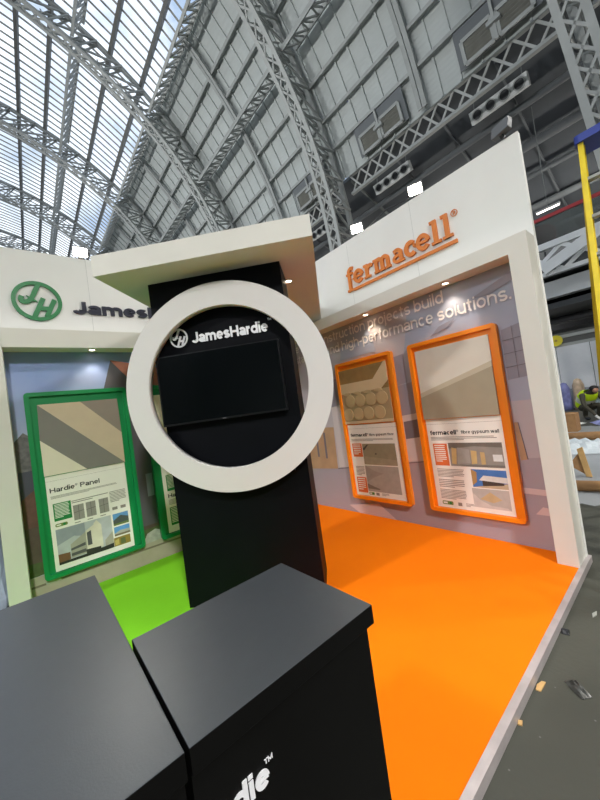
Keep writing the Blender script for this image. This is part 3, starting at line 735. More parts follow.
photo(P, 0.121, 0.597, 0.315, 0.657, d, [(1, [(0,0.55),(0.3,0.7),(0.5,0.6),(0.5,1),(0,1)]), (2, [(0.22,0.1),(0.5,0.1),(0.5,0.72),(0.22,0.48)]), (3, [(0.22,0.14),(0.48,0.14),(0.48,0.24),(0.22,0.22)]), (3, [(0.22,0.30),(0.48,0.34),(0.48,0.43),(0.22,0.36)]), (4, [(0.5,0.12),(0.66,0.12),(0.66,0.86),(0.5,0.74)]), (3, [(0.52,0.3),(0.6,0.3),(0.6,0.72),(0.52,0.68)]),
      (4, [(0.66,0.12),(0.80,0.15),(0.80,0.8),(0.72,0.97),(0.66,0.9)]), (5, [(0.48,0.04),(0.75,0.06),(0.75,0.17),(0.48,0.2)]), (2, [(0.84,0.12),(1,0.14),(1,0.5),(0.84,0.3)]), (6, [(0,0.05),(0.2,0.08),(0.2,0.28),(0,0.3)]), (5, [(0,0),(1,0),(1,0.14),(0.5,0.08),(0,0.07)])],
      pd((186,190,196), (150,156,168), (168,164,152), (84,84,88), (218,212,196), (44,44,44), (120,84,60)), po)
photo(P, 0.614, 0.763, 0.53, 0.655, d, [(1, [(0,0),(1,0),(1,0.55),(0.5,0.8),(0,0.45)]), (2, [(0,0),(1,0),(1,0.2),(0,0.15)])], pd((96,150,206), (74,84,84), (104,124,70)), po)
photo(P, 0.612, 0.763, 0.42, 0.515, d, [(1, [(0,0.3),(0.4,0.55),(1,0.5),(1,0.2),(0,0.1)]), (2, [(0,0),(1,0),(1,0.22),(0,0.2)])], pd((96,156,220), (176,176,168), (120,110,90)), po)
photo(P, 0.60, 0.757, 0.315, 0.405, d, [(1, [(0.05,0.1),(0.3,0.15),(0.3,0.8),(0.05,0.7)]), (2, [(0.4,0.1),(0.7,0.1),(0.7,0.8),(0.4,0.8)])], pd((150,128,60), (206,186,110), (100,110,70)), po)
# --- green panel two (mostly behind the column)
P = PL(1.07); g2 = panel('display_panel', P, (1.07+0.45, YL, 0.212), greenf, 'second green framed panel, half hidden behind the black column', gp)
B(MB().prism(rect(0.085, 0.80, 1.19, 1.90), P, D0, D0+0.018), 'sample_board', smp[0], g2)
po = B(MB().prism(rect(0.09, 0.80, 0.262, 1.183), P, D0, D0+0.003), 'poster', paper, g2)
mb = MB(); mb.flat(rect(0.13, 0.30, 0.745, 0.935), P, d, 0); rows(mb, P, 0.14, 0.29, 0.77, 0.925, 10, d+0.0003, 1); B(mb, 'text_box', [pgreen, paper], po)
mb = MB(); mb.flat(rect(0.13, 0.30, 0.34, 0.55), P, d, 0); rows(mb, P, 0.14, 0.29, 0.36, 0.54, 10, d+0.0003, 1); B(mb, 'text_box', [pgreen, paper], po)
mb = MB(); text_geo(mb, 'Hardie®', P, 0.13, 0.37, 0.665, 0.71, d, bold=0.14); B(mb, 'heading', ink, po)
mb = MB(); rows(mb, P, 0.13, 0.32, 0.575, 0.64, 5, d); B(mb, 'body_text', inkg, po)
# --- orange panel near (right)
P = PR(1.962); o2 = panel('display_panel', P, (XR, 1.962-0.45, 0.212), orangef, 'orange framed panel with a plain two-tone board sample, nearer the pillar', op)
smo = [mat('board_white', (214,206,194), 0.6, var=0.02), mat('board_edge', (190,178,156), 0.6, var=0.03), mat('board_beige', (164,152,130), 0.6, var=0.03)]
mb = MB()
mb.prism([(0.075,1.475),(0.815,1.69),(0.815,1.93),(0.075,1.93)], P, D0, D0+0.012, 0); mb.prism([(0.075,1.427),(0.813,1.638),(0.815,1.69),(0.075,1.475)], P, D0, D0+0.016, 1); mb.prism([(0.075,1.192),(0.813,1.192),(0.813,1.638),(0.075,1.427)], P, D0, D0+0.022, 2)
B(mb, 'sample_board', smo, o2)
po = B(MB().prism(rect(0.080, 0.815, 0.258, 1.185), P, D0, D0+0.003), 'poster', paper, o2)
def pl(*ps): return [(1.962-a, z) for a, z in ps]
mb = MB(); text_geo(mb, 'fermacell®', P, 0.112, 0.412, 1.022, 1.068, d, bold=0.16); text_geo(mb, 'fibre gypsum wall', P, 0.437, 0.782, 1.028, 1.060, d, bold=0.12); B(mb, 'heading', ink, po)
mb = MB(); rows(mb, P, 0.112, 0.77, 0.958, 1.0, 3, d); B(mb, 'body_text', inkg, po)
mb = MB(); rows(mb, P, 0.13, 0.41, 0.575, 0.665, 6, d); B(mb, 'body_text', inkg, po)
mb = MB(); rows(mb, P, 0.13, 0.41, 0.465, 0.555, 5, d); B(mb, 'body_text', inkg, po)
mb = MB(); rows(mb, P, 0.13, 0.41, 0.345, 0.45, 7, d); B(mb, 'body_text', inkg, po)
mb = MB(); mb.flat(rect(0.30, 0.34, 0.29, 0.325), P, d); B(mb, 'rule', inkg, po)
mb = MB(); rows(mb, P, 0.38, 0.46, 0.29, 0.325, 3, d); B(mb, 'body_text', inkg, po)
mb = MB(); mb.flat(rect(0.05, 0.815, 1.134, 1.136), P, d); B(mb, 'rule', inkg, po)
mb = MB(); mb.flat(rect(0.122, 0.274, 0.70, 0.93), P, d, 0); rows(mb, P, 0.135, 0.255, 0.73, 0.915, 9, d+0.0003, 1); B(mb, 'text_box', [porange, paper], po)
mb = MB(); mb.prism(rrect(0.135, 0.25, 0.29, 0.328, 0.012), P, d-0.0005, d, 0); mb.flat(rect(0.145, 0.19, 0.30, 0.318), P, d+0.0003, 1); mb.flat(circ(0.222, 0.309, 0.013, 16), P, d+0.0003, 2); B(mb, 'badge', [MATS['badge_olive'], paper, pgreen], po)
photo(P, 0.287, 0.788, 0.70, 0.937, d, [(1, [(0,0.75),(0.5,0.85),(1,0.8),(1,1),(0,1)]), (2, [(0.03,0.1),(0.12,0.08),(0.16,0.75),(0.06,0.8)]), (3, [(0.14,0.08),(0.4,0.15),(0.4,0.72),(0.18,0.8)]), (2, [(0.42,0.1),(0.52,0.14),(0.54,0.65),(0.43,0.68)]), (4, [(0.6,0.1),(0.68,0.12),(0.68,0.6),(0.6,0.62)]), (5, [(0.82,0.25),(0.98,0.25),(0.98,0.52),(0.82,0.52)]), (6, [(0.2,0),(1,0),(1,0.1),(0.4,0.1)])], pd((150,146,140), (118,112,104), (206,178,124), (166,164,160), (196,170,120), (226,230,230), (120,118,114)), po)
photo(P, 0.476, 0.788, 0.50, 0.676, d, [(1, [(0,0),(1,0),(1,0.3),(0.3,0.1)]), (2, [(0.2,0.4),(1,0.32),(1,0.62),(0.35,0.68)]), (3, [(0,0.1),(0.14,0.3),(0.16,0.85),(0,1)]), (4, [(0.3,0.1),(0.9,0.2),(0.9,0.32),(0.3,0.4)])], pd((70,120,190), (196,178,150), (220,220,216), (176,140,90), (70,64,60)), po)
photo(P, 0.46, 0.786, 0.305, 0.49, d, [(1, [(0.2,0.45),(0.5,0.85),(0.8,0.5),(0.55,0.3)]), (2, [(0,0.75),(0.2,0.4),(0.5,0.15),(0.9,0.12),(1,0),(0,0)])], pd((186,182,178), (200,176,136), (206,200,196)), po)
# --- orange panel far
P = PR(3.075); o1 = panel('display_panel', P, (XR, 3.075-0.45, 0.212), orangef, 'orange framed panel with a sample of round discs, beside the white ring', op)
smf = [mat('sample_wood', (150,120,74), 0.6, var=0.12, scale=9), mat('sample_sand', (214,192,156), 0.6, var=0.03), mat('sample_disc', (196,172,132), 0.6, var=0.04), mat('sample_groove', (176,154,118), 0.6)]
mb = MB()
mb.prism([(0.037,1.735),(0.587,1.734),(0.775,1.918),(0.037,1.914)], P, D0, D0+0.010, 0)
mb.prism([(0.037,1.60),(0.69,1.605),(0.80,1.69),(0.80,1.918),(0.775,1.918),(0.587,1.734),(0.037,1.735)], P, D0, D0+0.014, 1)
mb.prism(rect(0.037, 0.80, 1.20, 1.605), P, D0, D0+0.010, 3); mb.prism([(0.69,1.605),(0.80,1.605),(0.80,1.69)], P, D0, D0+0.008, 0)
for rz, off in ((1.495, 0.06), (1.325, 0.0)):
    for k in range(4): mb.prism(circ(0.125+off+0.167*k, rz, 0.08, 28), P, D0, D0+0.020, 2)
for k in range(4): mb.prism(arcp(0.15+0.165*k, 1.592, 0.06, 0.02, 0, 342, 19), P, D0, D0+0.017, 2)
mb.prism(rect(0.037, 0.80, 1.20, 1.235), P, D0, D0+0.016, 1)
B(mb, 'sample_board', smf, o1)
po = B(MB().prism(rect(0.060, 0.815, 0.258, 1.185), P, D0, D0+0.003), 'poster', paper, o1)
mb = MB(); text_geo(mb, 'fermacell®', P, 0.095, 0.385, 1.030, 1.072, d, bold=0.16); text_geo(mb, 'fibre gypsum floor', P, 0.40, 0.767, 1.035, 1.065, d, bold=0.12); B(mb, 'heading', ink, po)
mb = MB(); rows(mb, P, 0.095, 0.75, 0.965, 1.0, 3, d); B(mb, 'body_text', inkg, po)
mb = MB(); rows(mb, P, 0.105, 0.25, 0.515, 0.64, 7, d); B(mb, 'body_text', inkg, po)
mb = MB(); mb.flat(rect(0.38, 0.43, 0.28, 0.315), P, d); B(mb, 'rule', inkg, po)
mb = MB(); rows(mb, P, 0.47, 0.58, 0.28, 0.315, 3, d); B(mb, 'body_text', inkg, po)
mb = MB(); mb.flat(rect(0.05, 0.815, 1.134, 1.136), P, d); B(mb, 'rule', inkg, po)
for z0, z1 in ((0.765, 0.94), (0.298, 0.498)):
    mb = MB(); mb.flat(rect(0.095, 0.255, z0, z1), P, d, 0); rows(mb, P, 0.11, 0.235, z0+0.02, z1-0.015, 6, d+0.0003, 1); B(mb, 'text_box', [porange, paper], po)
mb = MB(); mb.prism(rrect(0.27, 0.355, 0.28, 0.315, 0.012), P, d-0.0005, d, 0); mb.flat(rect(0.28, 0.31, 0.29, 0.306), P, d+0.0003, 1); mb.flat(circ(0.335, 0.298, 0.011, 16), P, d+0.0003, 2); B(mb, 'badge', [MATS['badge_olive'], paper, pgreen], po)
photo(P, 0.262, 0.76, 0.668, 0.936, d, [(1, [(0,0.75),(0.15,0.95),(0.2,0.95),(0.05,0.68)]), (2, [(0.38,0.5),(0.42,0.48),(0.43,0.54),(0.39,0.55)]), (3, [(0,0),(1,0),(1,0.25),(0,0.4)])], pd((146,138,116), (70,64,56), (50,46,40), (160,150,128)), po)
photo(P, 0.262, 0.76, 0.325, 0.655, d, [(1, [(0,0.35),(0.25,0.55),(0.55,0.72),(0.3,0.8),(0,1)]), (2, [(0,0.3),(0.2,0.2),(0.4,0.12),(0.35,0.08),(0,0.1)])], pd((172,166,160), (158,150,144), (120,112,104)), po)

# ------------------------------------------------------------------ fascia lettering
P = PL(0)
e = empty('emblem_sign', (0.192, YL, 2.75), 'round green emblem with two interlocked letters on the left fascia', 'emblem')
mb = MB(); emblem(mb, P, 0.195, 2.953, 0.203, 0.0005, 0.022, 0); B(mb, 'emblem', green_s, e)
sxj = (1.238-0.485)/layout('James', 0.168)[0]
mb = MB(); text_geo(mb, 'JamesHardie', P, 0.485, 0.485+sxj*layout('JamesHardie', 0.168)[0], 2.848, 2.982, 0.0005, 0.022, 0.168)
xe = 0.485+sxj*layout('JamesHardie', 0.168)[0]+0.02; mt = MB(); text_geo(mt, 'TM', P, xe, xe+0.07, 2.95, 2.985, 0.0005, 0.022, 0.14)
ls = empty('fascia_lettering', (1.3, YL, 2.848), 'dark navy raised lettering on the left fascia beside the green emblem', 'lettering'); B(mb, 'lettering', navy, ls); B(mt, 'trademark', navy, ls)

# slab-serif word on the right fascia, drawn stroke by stroke
def slab_word():
    ASC, XH, W = 0.238, 0.166, 0.043
    P = PR(2.693); ZB = 2.943
    mb = MB(); d0, d1 = 0.0005, 0.022
    K = 1.062; tr = lambda pts, x: [((x+a)*K, ZB+b) for a, b in pts]
    S = lambda pts, x, w=W: add_stroke(mb, tr(pts, x), w, P, d0, d1)
    sf = lambda x, a, b, z: mb.prism([((x+a)*K, ZB+z), ((x+b)*K, ZB+z), ((x+b)*K, ZB+z+0.028), ((x+a)*K, ZB+z+0.028)], P, d0, d1)
    x = 0.0
    # f (with descender)
    S([(0.055, -0.06), (0.055, 0.165)]+arcp(0.098, 0.17, 0.043, 0.045, 180, 60, 8), x); sf(x, 0.01, 0.10, -0.063); sf(x, 0.015, 0.115, XH-0.026)
    x += 0.125
    def e_(x):
        S(arcp(0.067, XH/2, 0.052, XH/2-0.018, 0, 180, 12)+arcp(0.067, XH/2, 0.052, XH/2-0.018, 180, 325, 12), x); S([(0.02, XH/2+0.0), (0.12, XH/2+0.0)], x, 0.026)
    e_(x); x += 0.145
    # r
    S([(0.045, 0), (0.045, XH)], x); sf(x, 0.005, 0.095, 0); sf(x, 0.005, 0.06, XH-0.026); S([(0.045, 0.085)]+arcp(0.095, 0.09, 0.045, 0.048, 170, 45, 8), x); x += 0.135
    # m
    for k in range(3):
        S([(0.045+0.075*k, 0), (0.045+0.075*k, XH-(0.0 if k == 0 else 0.05))], x); sf(x, 0.012+0.075*k, 0.078+0.075*k, 0)
    sf(x, 0.005, 0.06, XH-0.026)
    for k in range(2): S(arcp(0.0825+0.075*k, XH-0.055, 0.0375, 0.037, 170, 0, 8), x)
    x += 0.25
    # a
    S([(0.025, 0.125)]+arcp(0.062, 0.105, 0.042, 0.034, 140, 0, 8)+[(0.104, 0.02)], x); sf(x, 0.085, 0.14, 0); S(arcp(0.062, 0.048, 0.042, 0.034, 60, 360, 14), x, 0.034); x += 0.15
    # c
    S(arcp(0.07, XH/2, 0.052, XH/2-0.018, 45, 315, 16), x); sf(x, 0.098, 0.122, 0.088); x += 0.137
    e_(x); x += 0.146
    for _ in range(2):
        S([(0.05, 0), (0.05, ASC)], x); sf(x, 0.005, 0.1, 0); sf(x, 0.005, 0.065, ASC-0.026); x += 0.11
    # underline and registered mark
    mu = MB(); mu.prism([(0.105, 2.872), (1.407, 2.866), (1.407, 2.898), (0.105, 2.904)], P, d0, d1)
    o = empty('fascia_lettering', (XR, 2.0, 2.87), 'orange underlined slab-serif lettering on the right fascia', 'lettering'); B(mb, 'lettering', orange_s, o); B(mu, 'underline', orange_s, o)
    m2 = MB(); m2.ringprism(circ(1.410, 3.15, 0.032, 28), circ(1.410, 3.15, 0.0275, 28), P, d0, 0.01); text_geo(m2, 'R', P, 1.400, 1.422, 3.135, 3.165, d0, 0.009, 0.11)
    B(m2, 'registered_mark', orange_s, o)
slab_word()

# ------------------------------------------------------------------ black column with ring and canopy
tw = empty('display_column', ((TC-0.81+0.2)/S2, (TC+0.81+0.2)/S2, 0), 'black display column with a big white ring and flat white canopy', 'display column')
P = PT()
body = B(MB().prism(rect(-1.378, -0.246, 0.0, 2.713), P, -0.42, 0.0), 'body', black, tw)
mb = MB(); mb.ringprism(circ(-0.785, 1.758, 0.838, 128), circ(-0.785, 1.758, 0.648, 128), P, 0.045, 0.105, 0, True); ring = B(mb, 'ring', ringw, tw)
mb = MB()
for a in (0, 180): mb.prism(rect(-0.785-0.74*math.cos(math.radians(a))*0.55-0.03, -0.785-0.74*math.cos(math.radians(a))*0.55+0.03, 1.02 if a else 1.02, 1.12), P, 0.0, 0.05)
for s in (-1.2, -0.4): mb.prism(rect(s-0.03, s+0.03, 2.30, 2.40), P, 0.0, 0.05)
B(mb, 'bracket', black, ring)
cpoly = []
for u, v in ((-1.645, -0.30), (0.045, -0.30)): cpoly.append(((u+TC+v)/S2, (TC+v-u)/S2))
cpoly += [(XR-0.002, XR-0.002-0.045*S2), (XR-0.002, YL-0.002), (YL-0.002-1.645*S2, YL-0.002)]
mb = MB(); mb.prism(cpoly, lambda a, b, z: (a, b, z), 2.7135, 2.873); canopy = B(mb, 'canopy', white2, tw)
mb = MB(); emblem(mb, P, -1.168, 2.222, 0.079, 0.0005, 0.008, 0, 0.98); em = B(mb, 'emblem', white_s, body)
mb = MB(); text_geo(mb, 'JamesHardie', P, -1.056, -0.412, 2.160, 2.249, 0.0005, 0.008, 0.16); mt = MB(); text_geo(mt, 'TM', P, -0.407, -0.376, 2.248, 2.266, 0.0005, 0.008, 0.14)
B(mb, 'lettering', white_s, body); B(mt, 'trademark', white_s, body)
# television
tv = empty('television', ((TC-0.85)/S2, (TC+0.85)/S2, 1.51), 'switched-off black flat television on the column inside the white ring', 'television')
mb = MB(); mb.prism(rect(-1.368, -0.337, 1.503, 2.076), P, 0.02, 0.06); B(mb, 'casing', mat('tv_casing', (14,15,17), 0.3), tv)
mb = MB(); mb.flat(rect(-1.358, -0.347, 1.518, 2.067), P, 0.0605); B(mb, 'screen', mat('tv_screen', (5,8,9), 0.12, spec=0.4), tv)
mb = MB(); mb.prism(rect(-0.95, -0.75, 1.7, 1.9), P, 0.0, 0.02); B(mb, 'wall_mount', greyd, tv)
mb = MB(); mb.flat(rect(-0.868, -0.838, 1.507, 1.513), P, 0.0606); B(mb, 'maker_mark', mat('tv_mark', (130,130,134), 0.4), tv)

# ------------------------------------------------------------------ counters
def counter(name, x0, x1, y0, y1, label, over):
    root = empty(name, ((x0+x1)/2, (y0+y1)/2, 0), label, 'counter', 'black counters in the foreground')
    bv = MB(); bv.box(x0, x1, y0, y1, 0.955, 1.0, 1); bv.mi[1] = 0; top = B(bv, 'top', [topm, blackf], root)
    md = top.modifiers.new('edge', 'BEVEL'); md.width = 0.0015; md.segments = 2
    b = MB().box(x0+(0.002 if over[0] == 0 else 0.015), x1-over[1], y0+0.015, y1-0.015, 0.0, 0.955); bo = B(b, 'body', blackf, root)
    return root, bo
cr, crb = counter('counter', 0.146, 0.603, 0.56, 0.937, 'shallower black counter with white lettering on its front, right of the two', (0, 0.013))
cl, clb = counter('counter', -0.9, 0.139, 0.56, 1.474, 'deeper black counter at the lower left corner of the view', (1, 0.002))
P = lambda s, z, d: (s, 0.575-d, z)
mb = MB(); sxc = text_geo(mb, 'ardie', P, 0.152, 0.281, 0.829, 0.870, 0.0005, 0.002, 0.165)
ml = MB(); text_geo(ml, 'JamesH', P, 0, 0.136, 0.829, 0.870, 0.0005, 0.002, 0.165, xs=sxc); B(ml, 'lettering', white_s, clb); mt = MB(); text_geo(mt, 'TM', P, 0.274, 0.292, 0.864, 0.873, 0.0005, 0.001, 0.14)
B(mb, 'lettering', white_s, crb); B(mt, 'trademark', white_s, crb)

# ------------------------------------------------------------------ small lamps of the stand
def downlight(loc, label, power):
    x, y, z = loc
    root = empty('downlight', loc, label, 'downlight', 'recessed downlights of the stand')
    I = lambda a, b, d: (x+a, y+b, z-d)
    mb = MB(); mb.ringprism(circ(0,0,0.038,24), circ(0,0,0.028,24), I, 0, 0.006); B(mb, 'bezel', steelw, root)
    mb = MB(); mb.prism(circ(0,0,0.028,24), I, 0.0, 0.003); B(mb, 'bulb', spotm, root)
    l = bpy.data.lights.new('downlight_lamp', 'SPOT'); l.energy = power; l.color = (1.0,0.84,0.62); l.spot_size = math.radians(95); l.spot_blend = 0.6; l.shadow_soft_size = 0.02
    o = bpy.data.objects.new('lamp', l); COL.objects.link(o); o.parent = root; o.location = (0,0,-0.01)
downlight((0.60, 4.02, 2.43), 'small lit downlight under the left header above the green panel', 9)
downlight((3.20, 2.40, 2.50), 'small lit downlight under the right header, above the panel of round discs', 9)
downlight((3.20, 1.42, 2.50), 'small lit downlight under the right header, nearer the pillar', 9)
downlight((((-0.225)+TC+0.445)/S2, (TC+0.445+0.225)/S2, 2.7135), 'small lit downlight under the canopy beside the black column', 9)

def flood(loc, aim, label, lit, power):
    x, y, z = loc
    root = empty('floodlight', loc, label, 'floodlight', 'floodlights along the top of the stand walls')
    C0 = Vector((x, y, z+0.09)); n = (Vector(aim)-C0).normalized(); r = Vector((0,0,1)).cross(n).normalized(); t = n.cross(r)
    P = lambda s, q, d: tuple(C0+r*s+t*q+n*d)
    B(MB().prism(rrect(-0.075, 0.075, -0.055, 0.055, 0.012, 3), P, -0.05, 0.0), 'housing', mat('flood_housing', (90,92,94), 0.4), root)
    B(MB().prism(rrect(-0.066, 0.066, -0.046, 0.046, 0.008, 3), P, 0.0, 0.004), 'lens', floodm if lit else mat('flood_lens_off', (150,154,158), 0.2), root)
    mb = MB()
    mb.bar((x, y, z), P(0, -0.055, -0.025), 0.025, 0.025); mb.box(x-0.03, x+0.03, y-0.03, y+0.03, z, z+0.01)
    B(mb, 'bracket', greyd, root)
    if lit:
        l = bpy.data.lights.new('flood_lamp', 'SPOT'); l.energy = power; l.color = (1.0,0.96,0.88); l.spot_size = math.radians(105); l.spot_blend = 0.9; l.shadow_soft_size = 0.06
        o = bpy.data.objects.new('lamp', l); COL.objects.link(o); o.parent = root; o.location = n*0.05+Vector((0,0,0.09)); o.rotation_euler = n.to_track_quat('-Z', 'Y').to_euler()
flood((0.625, 4.165, 3.475), (0.3, 0.4, 1.0), 'lit floodlight on top of the left fascia', True, 30)
flood((3.335, 2.44, 3.52), (0.2, 0.9, 1.0), 'lit floodlight on the right fascia just right of the canopy', True, 30)
flood((3.335, 1.638, 3.52), (0.2, 0.4, 1.0), 'lit floodlight on the right fascia above the orange lettering', True, 30)
flood((3.335, 0.80, 3.52), (4.6, 0.4, 3.2), 'unlit grey floodlight at the outer end of the right fascia, seen from behind', False, 0)
tag(MB().tube([(3.335, 2.30, 3.525), (3.335, 2.0, 3.60), (3.335, 1.72, 3.56)], 0.008, 6).build('cable', greyd), 'black cable looping between the two floodlights on the right fascia', 'cable')

# ------------------------------------------------------------------ ladder
def ladder():
    root = empty('step_ladder', (3.6, 0.14, HALLZ), 'yellow step ladder with a blue top cap at the right edge', 'ladder')
    zt = 3.28; yc = 0.135
    fr = {}
    for s in (1, -1):
        T = Vector((3.6, yc+s*0.245, zt)); F = Vector((3.40, yc+s*0.335, HALLZ)); Rr = Vector((4.62, yc+s*0.56, HALLZ)); T2 = Vector((3.72, yc+s*0.25, zt))
        mb = MB()
        d = (F-T).normalized(); nx = Vector((1,0,0)); ny = Vector((0,s,0))
        mb.bar(T, F, 0.075, 0.012, up=(0,1,0)); mb.bar(T+Vector((0.03,-s*0.013,0)), F+Vector((0.03,-s*0.013,0)), 0.012, 0.032, up=(0,1,0)); mb.bar(T+Vector((-0.03,-s*0.013,0)), F+Vector((-0.03,-s*0.013,0)), 0.012, 0.032, up=(0,1,0))
        rail = B(mb, 'front_rail', ladderY, root); fr[s] = (T, F)
        B(MB().bar(F+Vector((0,0,0.06)), F, 0.09, 0.03, up=(0,1,0)), 'rubber_foot', greyd, rail)
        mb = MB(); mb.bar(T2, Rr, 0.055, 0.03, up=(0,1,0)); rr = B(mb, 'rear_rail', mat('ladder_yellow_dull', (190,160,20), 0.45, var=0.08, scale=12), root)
        B(MB().bar(Rr+Vector((0,0,0.06)), Rr, 0.07, 0.04, up=(0,1,0)), 'rubber_foot', greyd, rr)
    for k in range(10):
        t = (k+1)/11.0; a = fr[1][0].lerp(fr[1][1], t); b = fr[-1][0].lerp(fr[-1][1], t)
        B(MB().bar(a-Vector((0,0.02,0)), b+Vector((0,0.02,0)), 0.07, 0.022), 'step', steel, root)
    mb = MB(); mb.prism(rrect(yc-0.27, yc+0.27, 3.54, 3.80, 0.03, 3), lambda a, b, z: (b, a, z), zt, zt+0.06); B(mb, 'top_cap', ladderB, root)
ladder()

# ------------------------------------------------------------------ clutter on the hall floor beyond the pillar
def crumple(name, cx, cy, lx, ly, h, m, label, cat, rot=0.0, n=14, z0=HALLZ, seed=1):
    rnd = random.Random(seed); mb = MB()
    for i in range(n+1):
        for j in range(n+1):
            u, v = i/n-0.5, j/n-0.5; e = min(1, 4*min(0.5-abs(u), 0.5-abs(v))+0.0)
            x, y = u*lx*(1+rnd.uniform(-.04,.04)), v*ly*(1+rnd.uniform(-.04,.04))
            z = 0.004+h*e*(0.35+0.65*rnd.random())
            mb.v.append((cx+x*math.cos(rot)-y*math.sin(rot), cy+x*math.sin(rot)+y*math.cos(rot), z0+z))
    for i in range(n):
        for j in range(n): a = i*(n+1)+j; mb.face([a, a+1, a+n+2, a+n+1])
    nb = len(mb.v); mb.v += [(p[0], p[1], z0) for p in mb.v]
    for i in range(n):
        for j in range(n): a = nb+i*(n+1)+j; mb.face([a, a+n+1, a+n+2, a+1])
    edge = [(k, 0) for k in range(n)]+[(n, k) for k in range(n)]+[(n-k, n) for k in range(n)]+[(0, n-k) for k in range(n)]
    for (a, b), (c, e) in zip(edge, edge[1:]+edge[:1]): p, q = a*(n+1)+b, c*(n+1)+e; mb.face([p, q, nb+q, nb+p])
    return tag(mb.build(name, m), label, cat)
film = mat('plastic_film', (204,212,216), 0.25, var=0.06, scale=3)
filmg = mat('floor_film', (150,154,157), 0.35, var=0.1, scale=2)
crumple('floor_sheet', 8.1, 1.05, 6.6, 2.6, 0.012, filmg, 'grey translucent protective sheet spread on the hall floor beyond the pillar', 'floor sheet', 0.12, 24, seed=3)
crumple('plastic_sheet', 8.2, 1.5, 1.2, 1.0, 0.16, film, 'crumpled clear plastic sheet in front of the cardboard tube', 'plastic sheet', 0.3, 12, HALLZ+0.017, seed=5)
def ctube(a, b, r, label):
    root = empty('cardboard_tube', a, label, 'cardboard tube')
    A = Vector(a); Bq = Vector(b); dd = (Bq-A).normalized(); x = dd.cross(Vector((0,0,1))).normalized(); y = x.cross(dd)
    mb = MB(); mb.tube([a, b], r, 20, cap=False); mb.tube([a, b], r*0.86, 20, cap=False)
    n = 20; 
    for st in (0, 20): 
        for k in range(n): mb.face([st+k, st+(k+1) % n, 40+st+(k+1) % n, 40+st+k])
    B(mb, 'tube', card, root)
ctube((5.25, 1.35, HALLZ+0.075), (5.6, -0.5, HALLZ+0.075), 0.065, 'thick brown cardboard tube lying nearest the pillar')
ctube((9.05, 2.1, HALLZ+0.10), (9.65, -0.6, HALLZ+0.10), 0.085, 'long brown cardboard tube lying behind the crumpled plastic')
# propped board offcut
ob = empty('board_offcut', (5.95, 1.1, HALLZ), 'pale plywood offcut standing on edge with a triangular brace', 'board offcut')
mb = MB(); mb.prism([(-0.005,0.017),(0.06,0.017),(0.0,0.44),(-0.065,0.41)], lambda s, z, d: (6.0+d, 1.12-s, HALLZ+z), 0, 0.03); B(mb, 'plank', wood, ob)
mb = MB(); mb.prism([(0.0,0.03),(-0.05,0.36),(-0.19,0.17)], lambda s, z, d: (6.03+d, 1.12-s, HALLZ+z), 0, 0.03); B(mb, 'brace', card, ob)
bx = empty('cardboard_box', (10.6, 2.2, HALLZ), 'brown cardboard box standing left of the crouching worker', 'cardboard box')
B(MB().box(10.4, 10.85, 1.98, 2.42, HALLZ+0.0, 0.40), 'body', card, bx)
mb = MB(); mb.hexa([(10.4,1.98,.40),(10.85,1.98,.40),(10.85,2.19,.41),(10.4,2.19,.41),(10.4,1.98,.404),(10.85,1.98,.404),(10.85,2.19,.414),(10.4,2.19,.414)]); B(mb, 'flap', card, bx)
mb = MB(); mb.hexa([(10.4,2.21,.41),(10.85,2.21,.41),(10.85,2.42,.40),(10.4,2.42,.40),(10.4,2.21,.414),(10.85,2.21,.414),(10.85,2.42,.404),(10.4,2.42,.404)]); B(mb, 'flap', card, bx)
crumple('plastic_sheet', 12.0, 1.55, 0.7, 0.7, 0.10, mat('film_blue', (150,156,206), 0.3, var=0.2, scale=5), 'bluish plastic wrap on the floor under the worker\'s hands', 'plastic sheet', 0.4, 10, seed=8)
crumple('paper_sheet', 11.95, 2.4, 0.6, 0.5, 0.06, white, 'white paper sheet on the floor left of the blue wrap', 'paper sheet', -0.3, 8, seed=9)
# wrapped goods along the hoarding
for k, (y, h, c, lab) in enumerate(((3.33, 1.0, (120,124,176), 'blue wrapped bundle by the hoarding, next to the pillar'), (2.88, 1.1, (190,166,140), 'tan wrapped bundle by the hoarding, behind the worker\'s back'), (2.43, 0.6, (190,206,208), 'pale clear-wrapped bundle by the hoarding, right behind the worker'), (1.45, 1.1, (120,170,190), 'teal wrapped bundle by the hoarding, seen through the ladder'))):
    mb = MB(); n = 12; rnd = random.Random(k)
    P5 = []
    for q, (z, f) in enumerate(((HALLZ, 1.0), (0.2, 1.04), (0.5, 0.95), (h*0.8, 0.9), (h, 0.55), (h+0.05, 0.1))):
        for j in range(n):
            a = 2*PI*j/n; rr = f*(1+rnd.uniform(-.08,.08)); mb.v.append((16.4+0.2*rr*math.cos(a), y+0.2*rr*math.sin(a), z))
    for q in range(5):
        for j in range(n): mb.face([q*n+j, q*n+(j+1) % n, (q+1)*n+(j+1) % n, (q+1)*n+j], 0, True)
    mb.face(list(range(n))[::-1]); mb.face([5*n+j for j in range(n)])
    tag(mb.build('wrapped_bundle', mat('wrap_%d' % k, c, 0.35, var=0.25, scale=6)), lab, 'wrapped bundle', 'wrapped bundles along the hoarding')
# yellow round sign on the rail of the hoarding
ys = empty('round_sign', (16.95, 3.42, 2.77), 'yellow round disc sign on the rail above the hoarding, next to the pillar', 'round sign')
mb = MB(); mb.ringprism(circ(-3.42, 2.77, 0.22, 32), circ(-3.42, 2.77, 0.05, 32), lambda s, z, d: (16.88-d, -s, z), 0, 0.03); B(mb, 'disc', mat('sign_yellow', (232,214,30), 0.45), ys)
mb = MB(); mb.prism(circ(-3.42, 2.77, 0.05, 20), lambda s, z, d: (16.88-d, -s, z), -0.02, 0.035); B(mb, 'hub', mat('sign_hub', (176,150,40), 0.5), ys)
